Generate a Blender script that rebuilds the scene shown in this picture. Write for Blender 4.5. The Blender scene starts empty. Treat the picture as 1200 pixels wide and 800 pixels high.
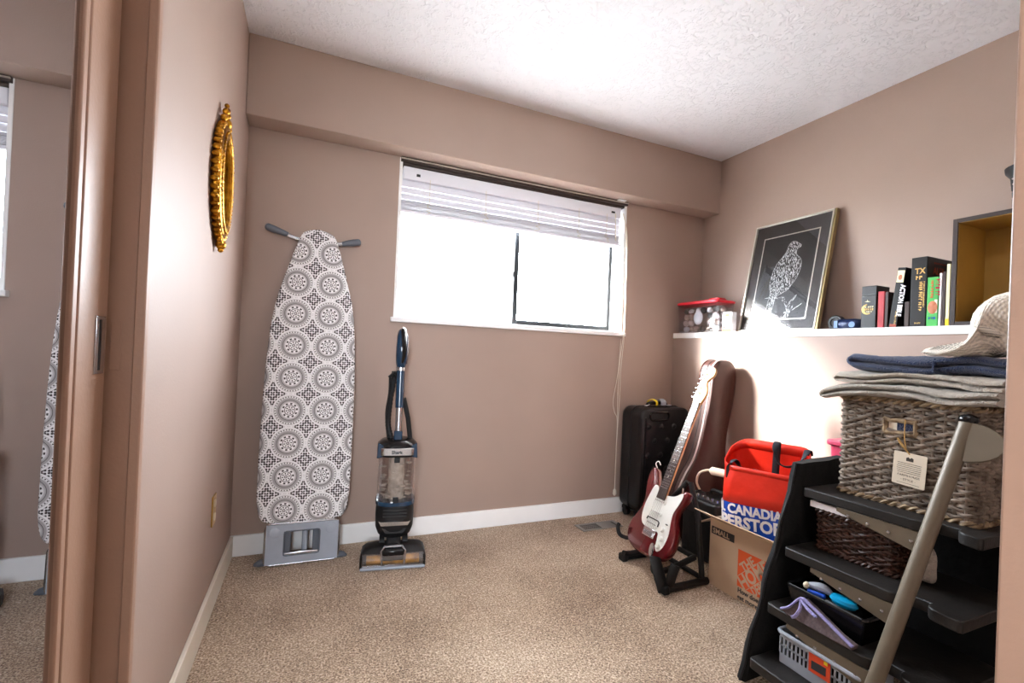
import bpy, bmesh, math, random
from mathutils import Matrix, Vector
random.seed(7)
PI = math.pi
S = bpy.context.scene
COL = S.collection

# ------------------------------------------------------------------ camera
F, YAW, PITCH, ROLL, CAM_H = 545.6, .4083, .0053, .0432, 1.03
_w = Vector((math.sin(YAW)*math.cos(PITCH), math.cos(YAW)*math.cos(PITCH), math.sin(PITCH)))
_r0 = Vector((math.cos(YAW), -math.sin(YAW), 0)); _u0 = _r0.cross(_w)
_r = _r0*math.cos(ROLL) + _u0*math.sin(ROLL); _u = _u0*math.cos(ROLL) - _r0*math.sin(ROLL)
cd = bpy.data.cameras.new('camera'); cam = bpy.data.objects.new('camera', cd); COL.objects.link(cam)
cam.matrix_world = Matrix(((_r.x, _u.x, -_w.x, 0), (_r.y, _u.y, -_w.y, 0), (_r.z, _u.z, -_w.z, CAM_H), (0, 0, 0, 1)))
cd.sensor_width = 36; cd.lens = F/1200*36; cd.shift_y = 9.66/1200; cd.clip_start = .01
S.camera = cam

# ------------------------------------------------------------------ light and exposure
S.view_settings.view_transform = 'Standard'; S.view_settings.look = 'None'
S.view_settings.gamma = 1; S.view_settings.use_curve_mapping = False
S.view_settings.exposure = 0.9
wd = bpy.data.worlds.new('overcast_sky'); S.world = wd; wd.use_nodes = True
wd.node_tree.nodes['Background'].inputs[0].default_value = (.83, .915, 1, 1)
wd.node_tree.nodes['Background'].inputs[1].default_value = 28.0
sd = bpy.data.lights.new('hazy_sun', 'SUN'); sd.energy = 34; sd.angle = math.radians(16); sd.color = (1, .97, .93)
so = bpy.data.objects.new('hazy_sun', sd); COL.objects.link(so)
so.rotation_euler = Vector((1, -.62, -.56)).to_track_quat('-Z', 'Y').to_euler()
pd = bpy.data.lights.new('window_portal', 'AREA'); pd.shape = 'RECTANGLE'; pd.size = 1.5; pd.size_y = .9
pd.cycles.is_portal = True
po = bpy.data.objects.new('window_portal', pd); COL.objects.link(po)
po.location = (1.15, 2.70, 1.62); po.rotation_euler = (-PI/2, 0, 0)
pd2 = bpy.data.lights.new('hall_portal', 'AREA'); pd2.shape = 'RECTANGLE'; pd2.size = .8; pd2.size_y = 1.1; pd2.cycles.is_portal = True
po2 = bpy.data.objects.new('hall_portal', pd2); COL.objects.link(po2)
po2.location = (-.55, -1.66, 1.45); po2.rotation_euler = (PI/2, 0, 0)  # guides sampling through the opening added in the hall wall
FILL_LAMP_E = 13.0

# ------------------------------------------------------------------ materials
def lin(c):
    return tuple(((v/255)/12.92 if v/255 <= .04045 else ((v/255+.055)/1.055)**2.4) for v in c)
class NT:
    def __init__(s, m): s.t = m.node_tree; s.n = s.t.nodes; s.l = s.t.links
    def add(s, kind, **k):
        n = s.n.new(kind)
        for a, b in k.items(): setattr(n, a, b)
        return n
    def put(s, sock, v):
        if hasattr(v, 'is_linked'): s.l.new(v, sock)
        else: sock.default_value = v
    def m(s, op, a, b=0.0, c=0.0):
        n = s.add('ShaderNodeMath', operation=op)
        for i, v in enumerate((a, b, c)): s.put(n.inputs[i], v)
        return n.outputs[0]
    def ramp(s, fac, stops, const=False):
        n = s.add('ShaderNodeValToRGB'); cr = n.color_ramp
        cr.interpolation = 'CONSTANT' if const else 'LINEAR'
        while len(cr.elements) < len(stops): cr.elements.new(1)
        for e, (p, c) in zip(cr.elements, sorted(stops)):
            e.position = p; e.color = (*c, 1) if len(c) == 3 else c
        s.l.new(fac, n.inputs[0]); return n.outputs[0]
MATS = {}
def mat(name, rgb, rough=.6, metal=0., var=.0, scale=8., bump=0., bscale=60., coat=0., trans=0., ior=1.45, sheen=0., spec=.5, dark=None, detail=4, alpha=1.):
    m = bpy.data.materials.new(name); m.use_nodes = True; g = NT(m); b = g.n['Principled BSDF']
    c = lin(rgb)
    b.inputs['Roughness'].default_value = rough; b.inputs['Metallic'].default_value = metal
    b.inputs['Coat Weight'].default_value = coat; b.inputs['Coat Roughness'].default_value = .08
    b.inputs['Transmission Weight'].default_value = trans; b.inputs['IOR'].default_value = ior
    b.inputs['Sheen Weight'].default_value = sheen; b.inputs['Specular IOR Level'].default_value = spec
    b.inputs['Alpha'].default_value = alpha
    tc = g.add('ShaderNodeTexCoord').outputs['Object']
    n = g.add('ShaderNodeTexNoise'); g.l.new(tc, n.inputs['Vector']); n.inputs['Scale'].default_value = scale; n.inputs['Detail'].default_value = detail
    d = lin(dark) if dark else tuple(v*(1-var) for v in c); l = c if dark else tuple(min(1, v*(1+var*.6)) for v in c)
    g.l.new(g.ramp(n.outputs['Fac'], [(.32, d), (.68, l)]), b.inputs['Base Color'])
    if bump:
        n2 = g.add('ShaderNodeTexNoise'); g.l.new(tc, n2.inputs['Vector']); n2.inputs['Scale'].default_value = bscale; n2.inputs['Detail'].default_value = 3
        bp = g.add('ShaderNodeBump'); bp.inputs['Strength'].default_value = bump; bp.inputs['Distance'].default_value = .01
        g.l.new(n2.outputs['Fac'], bp.inputs['Height']); g.l.new(bp.outputs[0], b.inputs['Normal'])
    MATS[name] = m; return m
def emit(name, rgb, st):
    m = bpy.data.materials.new(name); m.use_nodes = True; b = m.node_tree.nodes['Principled BSDF']
    b.inputs['Base Color'].default_value = (.9, .9, .9, 1); b.inputs['Emission Color'].default_value = (*rgb, 1); b.inputs['Emission Strength'].default_value = st
    MATS[name] = m; return m
def clear(name, tint=(1, 1, 1), gloss=.08, rough=.05):
    m = bpy.data.materials.new(name); m.use_nodes = True; g = NT(m); g.n.remove(g.n['Principled BSDF'])
    t = g.add('ShaderNodeBsdfTransparent'); t.inputs[0].default_value = (*tint, 1)
    q = g.add('ShaderNodeBsdfGlossy'); q.inputs['Roughness'].default_value = rough; q.inputs[0].default_value = (1, 1, 1, 1)
    lw = g.add('ShaderNodeLayerWeight'); lw.inputs[0].default_value = .5
    x = g.add('ShaderNodeMixShader'); g.l.new(g.m('ADD', g.m('MULTIPLY', g.m('POWER', lw.outputs['Facing'], 5.0), .6), gloss), x.inputs[0])
    g.l.new(t.outputs[0], x.inputs[1]); g.l.new(q.outputs[0], x.inputs[2]); g.l.new(x.outputs[0], g.n['Material Output'].inputs[0])
    MATS[name] = m; return m

mat('wall', (166, 144, 132), .55, var=.035, scale=2.5, bump=.05, bscale=140)
mat('trim_brown', (158, 125, 105), .38, var=.04, scale=4, bump=.06, bscale=120)
mat('white_paint', (245, 244, 243), .38, var=.03, scale=6)
mat('cream_paint', (226, 218, 204), .4, var=.05, scale=8)
mat('ceil', (232, 231, 236), .9, var=.02, scale=3)
mat('black', (17, 17, 19), .5, var=.2); mat('black_gloss', (12, 12, 14), .18, var=.1)
mat('black_metal', (11, 11, 12), .6, var=.1); mat('black_fabric', (9, 9, 10), .9, var=.3, scale=30, bump=.35, bscale=40)
mat('charcoal', (44, 43, 44), .6, var=.2)
mat('grey_plastic', (160, 167, 178), .4, var=.06, scale=12, bump=.04, bscale=200)
mat('dark_grey_plastic', (96, 101, 110), .4, var=.06)
mat('silver', (196, 198, 202), .25, 1., var=.05); mat('chrome', (225, 225, 228), .1, 1.)
mat('bronze', (66, 54, 48), .45, .2, var=.1); mat('gasket', (30, 33, 36), .6)
mat('blind', (232, 232, 240), .5, var=.01); mat('cord', (222, 214, 200), .8)
mat('gold', (206, 148, 44), .3, 1., var=.25, scale=30, dark=(120, 72, 14), bump=.3, bscale=120)
mat('brass', (196, 160, 90), .3, 1., var=.1); mat('ivory', (225, 215, 190), .4)
mat('mirror', (206, 208, 212), .0, 1.)
mat('navy_plastic', (20, 52, 78), .22, var=.1, coat=.5); mat('red_lid', (205, 38, 52), .35)
mat('red_guitar', (108, 8, 20), .2, .25, var=.12, scale=3, coat=1.); mat('pick_white', (238, 238, 232), .3, coat=.3)
mat('maple', (222, 176, 120), .35, var=.1, scale=20, coat=.4); mat('rosewood', (58, 40, 34), .35, var=.3, scale=40)
mat('case_brown', (66, 38, 32), .42, var=.15, scale=10, bump=.12, bscale=70); mat('case_tan', (206, 190, 186), .45, var=.08, scale=30)
mat('suit', (26, 26, 28), .36, var=.1, bump=.15, bscale=260)
mat('cardboard', (206, 178, 150), .85, var=.06, scale=5, bump=.04, bscale=90); mat('hd_orange', (226, 92, 44), .8, var=.05); mat('print_dark', (58, 56, 58), .8)
mat('bag_red', (232, 46, 24), .42, var=.10, scale=7, bump=.7, bscale=11); mat('bag_blue', (14, 74, 186), .45, var=.1, scale=6, bump=.15, bscale=14)
mat('bag_pink', (238, 150, 140), .5, var=.1); mat('print_white', (240, 238, 240), .6); mat('strap', (34, 38, 46), .8, var=.2, scale=60)
mat('step_wood', (31, 28, 26), .5, var=.35, scale=14, bump=.1, bscale=90); mat('taupe', (104, 93, 77), .45, .15, var=.08, scale=6)
mat('wicker_grey', (152, 138, 124), .8, var=.45, scale=24, bump=.2, bscale=200, dark=(80, 68, 58)); mat('wicker_dark', (62, 36, 26), .45, var=.4, scale=40)
mat('rim_straw', (176, 154, 122), .8, var=.4, scale=40, dark=(92, 72, 52))
mat('towel_grey', (176, 168, 156), 1., var=.15, scale=60, bump=.9, bscale=260, sheen=.3); mat('towel_beige', (188, 178, 164), 1., var=.15, scale=60, bump=.9, bscale=260, sheen=.3)
mat('towel_navy', (26, 44, 82), 1., var=.25, scale=60, bump=.9, bscale=260, sheen=.3)
mat('paper', (218, 206, 186), .8, var=.04); mat('ink', (70, 62, 56), .8); mat('jute', (176, 140, 84), .9, var=.2, scale=60)
mat('pink_plastic', (206, 74, 104), .4); mat('teal', (0, 140, 186), .35); mat('lilac', (148, 142, 190), .9, var=.2, scale=60, bump=.5, bscale=150)
mat('mesh_brown', (96, 82, 84), .9, var=.3, scale=120); mat('orange_label', (214, 72, 34), .6); mat('yellow', (232, 204, 30), .5)
mat('frame_black', (30, 27, 27), .3, var=.1); mat('frame_silver', (206, 200, 188), .3, .6); mat('matte_black', (38, 33, 32), .5); mat('print_black', (20, 20, 21), .4)
mat('scratch_white', (214, 214, 214), .7); mat('frame_gold', (150, 132, 92), .35, .5)
mat('cover_red', (168, 30, 40), .4, var=.15, scale=30); mat('cover_brown', (60, 42, 38), .5); mat('cover_black', (22, 20, 20), .35, var=.2); mat('cover_green', (74, 176, 84), .4, var=.12, scale=20)
mat('cover_cream', (236, 226, 180), .5); mat('pages', (226, 218, 200), .8); mat('gold_ink', (204, 164, 92), .4, .3); mat('red_ink', (150, 60, 40), .5); mat('skin_print', (188, 116, 80), .5)
mat('blue_foil', (20, 36, 74), .3, .2, var=.3, scale=20, bump=.3, bscale=40); mat('wood_in', (176, 138, 66), .5, var=.12, scale=6); mat('wood_dark', (58, 48, 46), .5, var=.1)
mat('shell', (206, 186, 172), .6, var=.3, scale=20, dark=(120, 98, 92)); mat('shell_white', (236, 236, 240), .5, var=.08); mat('shell_blue', (96, 128, 176), .4, var=.2)
mat('amber', (200, 140, 40), .3, var=.4, scale=20, dark=(90, 60, 24)); mat('dust', (176, 164, 152), .9, var=.3, scale=40)
mat('cream_tube', (226, 206, 184), .5)
mat('ground', (176, 176, 172), .9, var=.1, scale=2)
mat('vent', (150, 146, 140), .4, .3, var=.05)
emit('lamp_glass', (1, .97, .95), FILL_LAMP_E)
clear('glass', (1, 1, 1), .05, .0); clear('picture_glass', (1, 1, 1), .03, .02); clear('clear_plastic', (.95, .96, .98), .12, .08); clear('cup_plastic', (.86, .85, .86), .14, .05); clear('tray_glass', (.96, .96, .98), .05, .02)

def special():
    # carpet
    m = mat('carpet', (200, 176, 150), 1.); g = NT(m); b = g.n['Principled BSDF']; b.inputs['Sheen Weight'].default_value = .25
    b.inputs['Specular IOR Level'].default_value = .1
    tc = g.add('ShaderNodeTexCoord').outputs['Object']
    v = g.add('ShaderNodeTexVoronoi'); v.inputs['Scale'].default_value = 170; g.l.new(tc, v.inputs['Vector'])
    n = g.add('ShaderNodeTexNoise'); n.inputs['Scale'].default_value = 150; n.inputs['Detail'].default_value = 6; n.inputs['Roughness'].default_value = .75; g.l.new(tc, n.inputs['Vector'])
    n3 = g.add('ShaderNodeTexNoise'); n3.inputs['Scale'].default_value = 2.2; n3.inputs['Detail'].default_value = 3; g.l.new(tc, n3.inputs['Vector'])
    f = g.m('ADD', g.m('MULTIPLY', n.outputs['Fac'], .8), g.m('MULTIPLY', g.m('SUBTRACT', n3.outputs['Fac'], .5), .18))
    f = g.m('ADD', f, g.m('MULTIPLY', v.outputs['Distance'], .16))
    g.l.new(g.ramp(f, [(.34, lin((66, 48, 36))), (.43, lin((138, 112, 90))), (.52, lin((196, 172, 146))), (.63, lin((240, 226, 206)))]), b.inputs['Base Color'])
    bp = g.add('ShaderNodeBump'); bp.inputs['Strength'].default_value = .8; bp.inputs['Distance'].default_value = .008
    g.l.new(f, bp.inputs['Height']); g.l.new(bp.outputs[0], b.inputs['Normal'])
    # knock-down ceiling
    m = MATS['ceil']; g = NT(m); b = g.n['Principled BSDF']
    tc = g.add('ShaderNodeTexCoord').outputs['Object']
    n = g.add('ShaderNodeTexNoise'); n.inputs['Scale'].default_value = 34; n.inputs['Detail'].default_value = 4; n.inputs['Distortion'].default_value = 1.2; g.l.new(tc, n.inputs['Vector'])
    rp = g.ramp(n.outputs['Fac'], [(.50, (0, 0, 0)), (.62, (1, 1, 1))])
    bp = g.add('ShaderNodeBump'); bp.inputs['Strength'].default_value = .55; bp.inputs['Distance'].default_value = .008
    g.l.new(rp, bp.inputs['Height']); g.l.new(bp.outputs[0], b.inputs['Normal'])
    # ironing-board cover print: medallions
    m = mat('medallion', (220, 218, 218), .85); g = NT(m); b = g.n['Principled BSDF']
    xyz = g.add('ShaderNodeSeparateXYZ'); g.l.new(g.add('ShaderNodeTexCoord').outputs['Object'], xyz.inputs[0])
    u = g.m('DIVIDE', g.m('ADD', xyz.outputs[0], 1.538), .153); w = g.m('DIVIDE', g.m('ADD', xyz.outputs[1], 1.5132), .1535)
    fu = g.m('SUBTRACT', g.m('FRACT', u), .5); fv = g.m('SUBTRACT', g.m('FRACT', w), .5)
    r = g.m('SQRT', g.m('ADD', g.m('MULTIPLY', fu, fu), g.m('MULTIPLY', fv, fv))); a = g.m('ARCTAN2', fv, fu)
    DK, MD, LT, WH = lin((70, 64, 66)), lin((172, 168, 169)), lin((204, 201, 202)), lin((246, 245, 246))
    base = g.ramp(r, [(0, LT), (.03, DK), (.045, WH), (.135, DK), (.155, WH), (.24, LT), (.27, MD), (.30, DK), (.312, MD), (.36, LT), (.385, WH), (.43, MD), (.442, WH)], True)
    def dots(n_, r0, r1, th):
        k = g.m('GREATER_THAN', g.m('SINE', g.m('MULTIPLY', a, n_)), th)
        return g.m('MULTIPLY', k, g.m('MULTIPLY', g.m('GREATER_THAN', r, r0), g.m('LESS_THAN', r, r1)))
    d = g.m('MAXIMUM', dots(34, .393, .425, .15), g.m('MAXIMUM', dots(10, .175, .225, .1), dots(8, .07, .115, .2)))
    # ornament between the circles
    o1 = g.m('MULTIPLY', g.m('SINE', g.m('MULTIPLY', u, 2*PI*7)), g.m('SINE', g.m('MULTIPLY', w, 2*PI*7)))
    o2 = g.m('COSINE', g.m('MULTIPLY', g.m('ADD', g.m('ABSOLUTE', fu), g.m('ABSOLUTE', fv)), 2*PI*6))
    orn = g.m('MULTIPLY', g.m('GREATER_THAN', g.m('ADD', g.m('ABSOLUTE', o1), g.m('MULTIPLY', o2, .25)), .30), g.m('GREATER_THAN', r, .494))
    mx = g.add('ShaderNodeMix', data_type='RGBA'); g.l.new(g.m('MAXIMUM', d, orn), mx.inputs[0]); g.l.new(base, mx.inputs[6]); mx.inputs[7].default_value = (*DK, 1)
    g.l.new(mx.outputs[2], b.inputs['Base Color'])
    # waffle-weave cloth
    m = mat('waffle', (226, 218, 204), .95); g = NT(m); b = g.n['Principled BSDF']
    xyz = g.add('ShaderNodeSeparateXYZ'); g.l.new(g.add('ShaderNodeTexCoord').outputs['UV'], xyz.inputs[0])
    s_ = g.m('MULTIPLY', g.m('SINE', g.m('MULTIPLY', xyz.outputs[0], 380)), g.m('SINE', g.m('MULTIPLY', xyz.outputs[1], 440)))
    n = g.add('ShaderNodeTexNoise'); n.inputs['Scale'].default_value = 5; g.l.new(g.add('ShaderNodeTexCoord').outputs['UV'], n.inputs['Vector'])
    band = g.ramp(n.outputs['Fac'], [(.44, (.14, .14, .14)), (.54, (1, 1, 1))])
    bw = g.add('ShaderNodeRGBToBW'); g.l.new(band, bw.inputs[0])
    k = g.m('MULTIPLY', g.m('GREATER_THAN', s_, .12), g.m('SUBTRACT', 1.22, bw.outputs[0]))
    mx = g.add('ShaderNodeMix', data_type='RGBA'); g.l.new(k, mx.inputs[0]); mx.inputs[6].default_value = (*lin((230, 222, 208)), 1); mx.inputs[7].default_value = (*lin((60, 58, 60)), 1)
    g.l.new(mx.outputs[2], b.inputs['Base Color'])
    bp = g.add('ShaderNodeBump'); bp.inputs['Strength'].default_value = .6; bp.inputs['Distance'].default_value = .004
    g.l.new(s_, bp.inputs['Height']); g.l.new(bp.outputs[0], b.inputs['Normal'])
special()
def translucent(name, tr):
    g = NT(MATS[name]); b = g.n['Principled BSDF']; t = g.add('ShaderNodeBsdfTranslucent'); t.inputs[0].default_value = (.85, .87, .92, 1)
    x = g.add('ShaderNodeMixShader'); x.inputs[0].default_value = tr; g.l.new(b.outputs[0], x.inputs[1]); g.l.new(t.outputs[0], x.inputs[2]); g.l.new(x.outputs[0], g.n['Material Output'].inputs[0])
translucent('blind', .0)

# ------------------------------------------------------------------ mesh builder
class MB:
    def __init__(s): s.v = []; s.f = []; s.uv = None
    def add(s, vs, fs, M=None):
        k = len(s.v); s.v += [tuple(M @ Vector(p)) if M else tuple(p) for p in vs]; s.f += [tuple(i+k for i in f) for f in fs]; return s
    def box(s, lo, hi, M=None):
        (a, b, c), (d, e, f) = lo, hi
        return s.add([(a,b,c),(d,b,c),(d,e,c),(a,e,c),(a,b,f),(d,b,f),(d,e,f),(a,e,f)], [(0,3,2,1),(4,5,6,7),(0,1,5,4),(1,2,6,5),(2,3,7,6),(3,0,4,7)], M)
    def loft(s, rings, close_u=True, caps=True, loop=False, M=None):
        n = len(rings[0]); vs = [p for r in rings for p in r]; fs = []; R = len(rings)
        for i in range(R if loop else R-1):
            a, b = i*n, ((i+1) % R)*n
            for j in range(n if close_u else n-1): k = (j+1) % n; fs.append((a+j, a+k, b+k, b+j))
        if caps and not loop: fs += [tuple(range(n))[::-1], tuple(range((R-1)*n, R*n))]
        return s.add(vs, fs, M)
    def tube(s, path, rad, seg=8, loop=False, M=None, flat=None, up=None):
        P = [Vector(p) for p in path]; n = len(P); rings = []; prev = None
        for i, p in enumerate(P):
            t = (P[(i+1) % n] - P[i-1]) if loop else (P[min(i+1, n-1)] - P[max(i-1, 0)])
            t.normalize()
            if up: a = Vector(up)
            elif prev is None: a = Vector((0, 0, 1)) if abs(t.z) < .9 else Vector((0, 1, 0))
            else: a = prev
            a = (a - t*a.dot(t)).normalized(); prev = a; b = t.cross(a)
            r = rad[i] if isinstance(rad, (list, tuple)) else rad
            fl = flat or 1
            rings.append([p + (a*math.cos(2*PI*k/seg)*r + b*math.sin(2*PI*k/seg)*r*fl) for k in range(seg)])
        return s.loft(rings, loop=loop, M=M)
    def cyl(s, p0, p1, r, r1=None, seg=16, M=None): return s.tube([p0, p1], [r, r if r1 is None else r1], seg, M=M)
    def lathe(s, prof, seg=24, M=None, sx=1, sy=1):
        return s.loft([[(r*math.cos(2*PI*k/seg)*sx, r*math.sin(2*PI*k/seg)*sy, z) for k in range(seg)] for r, z in prof], M=M)
    def prism(s, poly, z0, z1, M=None):
        return s.loft([[(x, y, z0) for x, y in poly], [(x, y, z1) for x, y in poly]], M=M)
    def ball(s, c, r, seg=10, M=None):
        rx, ry, rz = r if isinstance(r, (tuple, list)) else (r, r, r); h = seg//2+1
        rings = [[(c[0]+rx*max(.02, math.sin(PI*i/h))*math.cos(2*PI*k/seg), c[1]+ry*max(.02, math.sin(PI*i/h))*math.sin(2*PI*k/seg), c[2]-rz*math.cos(PI*i/h)) for k in range(seg)] for i in range(h+1)]
        return s.loft(rings, M=M)
    def build(s, name, m, parent=None, bevel=0, seg=2, smooth=True, sub=0, sharp=.6, solid=0):
        me = bpy.data.meshes.new(name); me.from_pydata(s.v, [], s.f)
        bm = bmesh.new(); bm.from_mesh(me)
        bmesh.ops.recalc_face_normals(bm, faces=bm.faces[:])
        if smooth:
            for f in bm.faces: f.smooth = True
            if not sub:
                for e in bm.edges:
                    if e.calc_face_angle(0) > sharp: e.smooth = False
        bm.to_mesh(me); bm.free()
        if s.uv:
            ul = me.uv_layers.new(name='UVMap')
            for lp in me.loops: ul.data[lp.index].uv = s.uv[lp.vertex_index]
        me.materials.append(MATS[m] if isinstance(m, str) else m)
        o = bpy.data.objects.new(name, me); COL.objects.link(o)
        if parent: o.parent = parent
        if solid: d = o.modifiers.new('thickness', 'SOLIDIFY'); d.thickness = solid; d.offset = 0
        if bevel: d = o.modifiers.new('bevel', 'BEVEL'); d.width = bevel; d.segments = seg; d.limit_method = 'ANGLE'; d.angle_limit = .6; d.harden_normals = False
        if sub: d = o.modifiers.new('subdivision', 'SUBSURF'); d.levels = d.render_levels = sub
        return o
def tag(o, label=None, cat=None, group=None, kind=None):
    for k, v in (('label', label), ('category', cat), ('group', group), ('kind', kind)):
        if v: o[k] = v
    return o
def thing(name, label, cat, loc=(0, 0, 0), rz=0, group=None, M=None):
    o = bpy.data.objects.new(name, None); COL.objects.link(o); o.empty_display_size = .05
    if M is not None: o.matrix_world = M
    else: o.location = loc; o.rotation_euler = (0, 0, rz)
    return tag(o, label, cat, group)
def axes(U, V, N, loc):
    U, V, N = Vector(U), Vector(V), Vector(N)
    return Matrix(((U.x, V.x, N.x, loc[0]), (U.y, V.y, N.y, loc[1]), (U.z, V.z, N.z, loc[2]), (0, 0, 0, 1)))
def box(name, lo, hi, m, parent=None, bevel=0, seg=2): return MB().box(lo, hi).build(name, m, parent, bevel, seg)
def struct(name, b, m, label, parent=None, bevel=0):
    o = b.build(name, m, parent, bevel); tag(o, label, kind=None if parent else 'structure'); return o
def text(name, body, size, M, m, parent, bold=0., ext=.0006, width=1., align='LEFT', italic=0.):
    c = bpy.data.curves.new(name, 'FONT'); c.body = body; c.size = size; c.extrude = ext; c.offset = bold*size; c.align_x = align; c.shear = italic; c.resolution_u = 3
    t = bpy.data.objects.new(name, c); COL.objects.link(t)
    bpy.context.view_layer.update()
    me = bpy.data.meshes.new_from_object(t.evaluated_get(bpy.context.evaluated_depsgraph_get()))
    bpy.data.objects.remove(t); bpy.data.curves.remove(c)
    me.transform(M @ Matrix.Diagonal((width, 1, 1, 1))); me.materials.clear(); me.materials.append(MATS[m])
    for p in me.polygons: p.material_index = 0
    me.name = name
    o = bpy.data.objects.new(name, me); COL.objects.link(o); o.parent = parent; return o
def scribble(name, w, h, M, m, parent, seed=1, ext=.0006):      # print too small to read: broken strokes of the right size
    q = random.Random(seed); b = MB(); u = 0
    while u < w-h*.3:
        c = h*q.uniform(.4, .7)
        b.box((u, 0, 0), (u+c*.28, h*q.uniform(.75, 1), ext), M); b.box((u, h*q.uniform(.0, .7), 0), (u+c*.8, h*q.uniform(.72, 1), ext*.9), M); u += c+h*q.choice((.1, .12, .4))
    return tag(b.build(name, m, parent), kind='stuff')
def dup(o, parent, M=None):
    c = o.copy(); COL.objects.link(c); c.parent = parent
    if M is not None: c.matrix_local = M
    return c
def rrect(w, h, r, n=5, cx=0, cy=0):
    out = []
    for sx, sy, a0 in ((1, 1, 0), (-1, 1, 90), (-1, -1, 180), (1, -1, 270)):
        for i in range(n+1):
            a = math.radians(a0+90*i/n); out.append((cx+sx*(w/2-r)+r*math.cos(a), cy+sy*(h/2-r)+r*math.sin(a)))
    return out
def catmull(pts, n=6, closed=False):
    P = [Vector(p) for p in pts]; out = []; N = len(P)
    for i in range(N if closed else N-1):
        g = (lambda k: P[k % N]) if closed else (lambda k: P[max(0, min(N-1, k))])
        a, b, c, d = g(i-1), g(i), g(i+1), g(i+2)
        for j in range(n):
            t = j/n; out.append(.5*((2*b)+(c-a)*t+(2*a-5*b+4*c-d)*t*t+(3*b-a-3*c+d)*t**3))
    if not closed: out.append(P[-1])
    return out
FX = lambda loc: axes((0, -1, 0), (0, 0, 1), (-1, 0, 0), loc)     # a sheet that faces -x: right = -y, up = z
FY = lambda loc: axes((1, 0, 0), (0, 0, 1), (0, -1, 0), loc)      # a sheet that faces -y

# ------------------------------------------------------------------ the room
XL, XU, XK, D, CZ = -.313, 2.58, 2.34, 2.557, 2.424
LZ = 1.212                                    # ledge top
struct('floor', MB().box((-1.1, -1.6, -.1), (2.9, 2.8, 0)), 'carpet', 'speckled tan cut pile carpet over the whole floor')
struct('ceiling', MB().box((-1.1, -1.6, CZ), (2.9, 2.8, CZ+.1)), 'ceil', 'white knockdown textured ceiling')
WX0, WX1, WZ0, WZ1 = .405, 1.892, 1.172, 2.055          # window opening
b = MB().box((-.6, D, 0), (WX0, D+.2, CZ)).box((WX1, D, 0), (2.9, D+.2, CZ)).box((WX0, D, 0), (WX1, D+.2, WZ0)).box((WX0, D, WZ1), (WX1, D+.2, CZ))
struct('wall_back', b, 'wall', 'brown painted back wall with the window in it')
struct('ground', MB().box((-14, -14, -.4), (14, 16, -.15)), 'ground', 'pale concrete ground outside the house')  # unseen, added so less light from below reaches the ceiling
struct('roof_eave', MB().box((-3, D+.2, 2.46), (5, 3.46, 2.54)), 'white_paint', 'white roof overhang outside above the window')  # unseen overhang, added to shape the skylight falling on the carpet
struct('wall_left', MB().box((XL-.13, 1.187, 0), (XL, D, CZ)).box((XL-.13, .18, 2.06), (XL, 1.187, CZ)), 'wall', 'brown painted left wall carrying the oval gold mirror')
wr = struct('wall_right', MB().box((XU, 0, 0), (XU+.2, D+.2, CZ)), 'wall', 'brown painted right wall above the ledge')
struct('lower_wall', MB().box((XK, .18, 0), (XU, D, LZ-.036)), 'wall', 'thicker lower part of the right wall under the ledge', wr)
struct('trim_1', MB().box((XK-.006, .18, LZ-.036), (XU, D, LZ)), 'white_paint', 'white painted cap of the ledge along the right wall', bevel=.003)
struct('trim_2', MB().box((XL, 2.42, 2.056), (XU, D, CZ)), 'wall', 'brown painted soffit box above the window', bevel=.004)
struct('baseboard_back', MB().box((XL, D-.014, 0), (XK, D, .1)), 'white_paint', 'white baseboard under the back wall', bevel=.003)
struct('baseboard_left', MB().box((XL, 1.19, 0), (XL+.014, D-.014, .1)), 'cream_paint', 'off white baseboard under the left wall', bevel=.003)
# front wall with the doorway the camera stands in
struct('wall_front', MB().box((.52, .05, 0), (XU, .172, CZ)).box((-.3, .05, 2.05), (.52, .172, CZ)).box((-1.1, .05, 0), (-.3, .172, CZ)), 'wall', 'brown painted wall beside the doorway')
struct('trim_3', MB().box((.5, .03, 0), (.522, .1814, 2.05)), 'trim_brown', 'brown painted door jamb at the right edge', bevel=.002)
struct('wall_hall', MB().box((-1.2, -1.7, 0), (-1.1, .05, CZ)).box((2.8, -1.7, 0), (2.9, .05, CZ)).box((-1.2, -1.7, 0), (-.95, -1.6, CZ)).box((-.15, -1.7, 0), (2.9, -1.6, CZ)).box((-.95, -1.7, 0), (-.15, -1.6, .9)).box((-.95, -1.7, 2.0), (-.15, -1.6, CZ)), 'wall', 'plain hallway walls with a window opening behind the doorway')  # end wall opening is added, throws soft fill onto the back wall
struct('wall_closet', MB().box((-1.1, .17, 0), (-1.0, 1.3, CZ)).box((-1.1, 1.187, 0), (XL-.12, 1.3, CZ)), 'wall', 'plain inner walls of the closet')
# closet end: jamb and mirrored sliding door
XM = -.374
t = struct('trim_4', MB().box((XM-.02, 1.169, 0), (XL-.003, 1.187, 2.06)), 'trim_brown', 'brown painted jamb board where the closet opening ends', bevel=.002)
struct('edge_bead', MB().box((XL-.016, 1.164, 0), (XL+.003, 1.1875, 2.06)), 'trim_brown', None, t, bevel=.003)
struct('strike_recess', MB().box((XM+.008, 1.167, .96), (XM+.026, 1.1693, 1.06)), 'trim_brown', None, t, bevel=.002)
dr = thing('door_1', 'brown framed closet door with a large mirror panel', None, (XM, .2, 0)); dr['kind'] = 'structure'
dl = lambda n, y0, y1, z0, z1, x0, x1, m, bv=.002, p=dr: box(n, (x0, y0-.2, z0), (x1, y1-.2, z1), m, p, bv)
dl('stile', 1.035, 1.163, .01, 2.05, -.03, .004, 'trim_brown', .004)
dl('stile', .2, .26, .01, 2.05, -.03, .004, 'trim_brown', .004)
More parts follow.
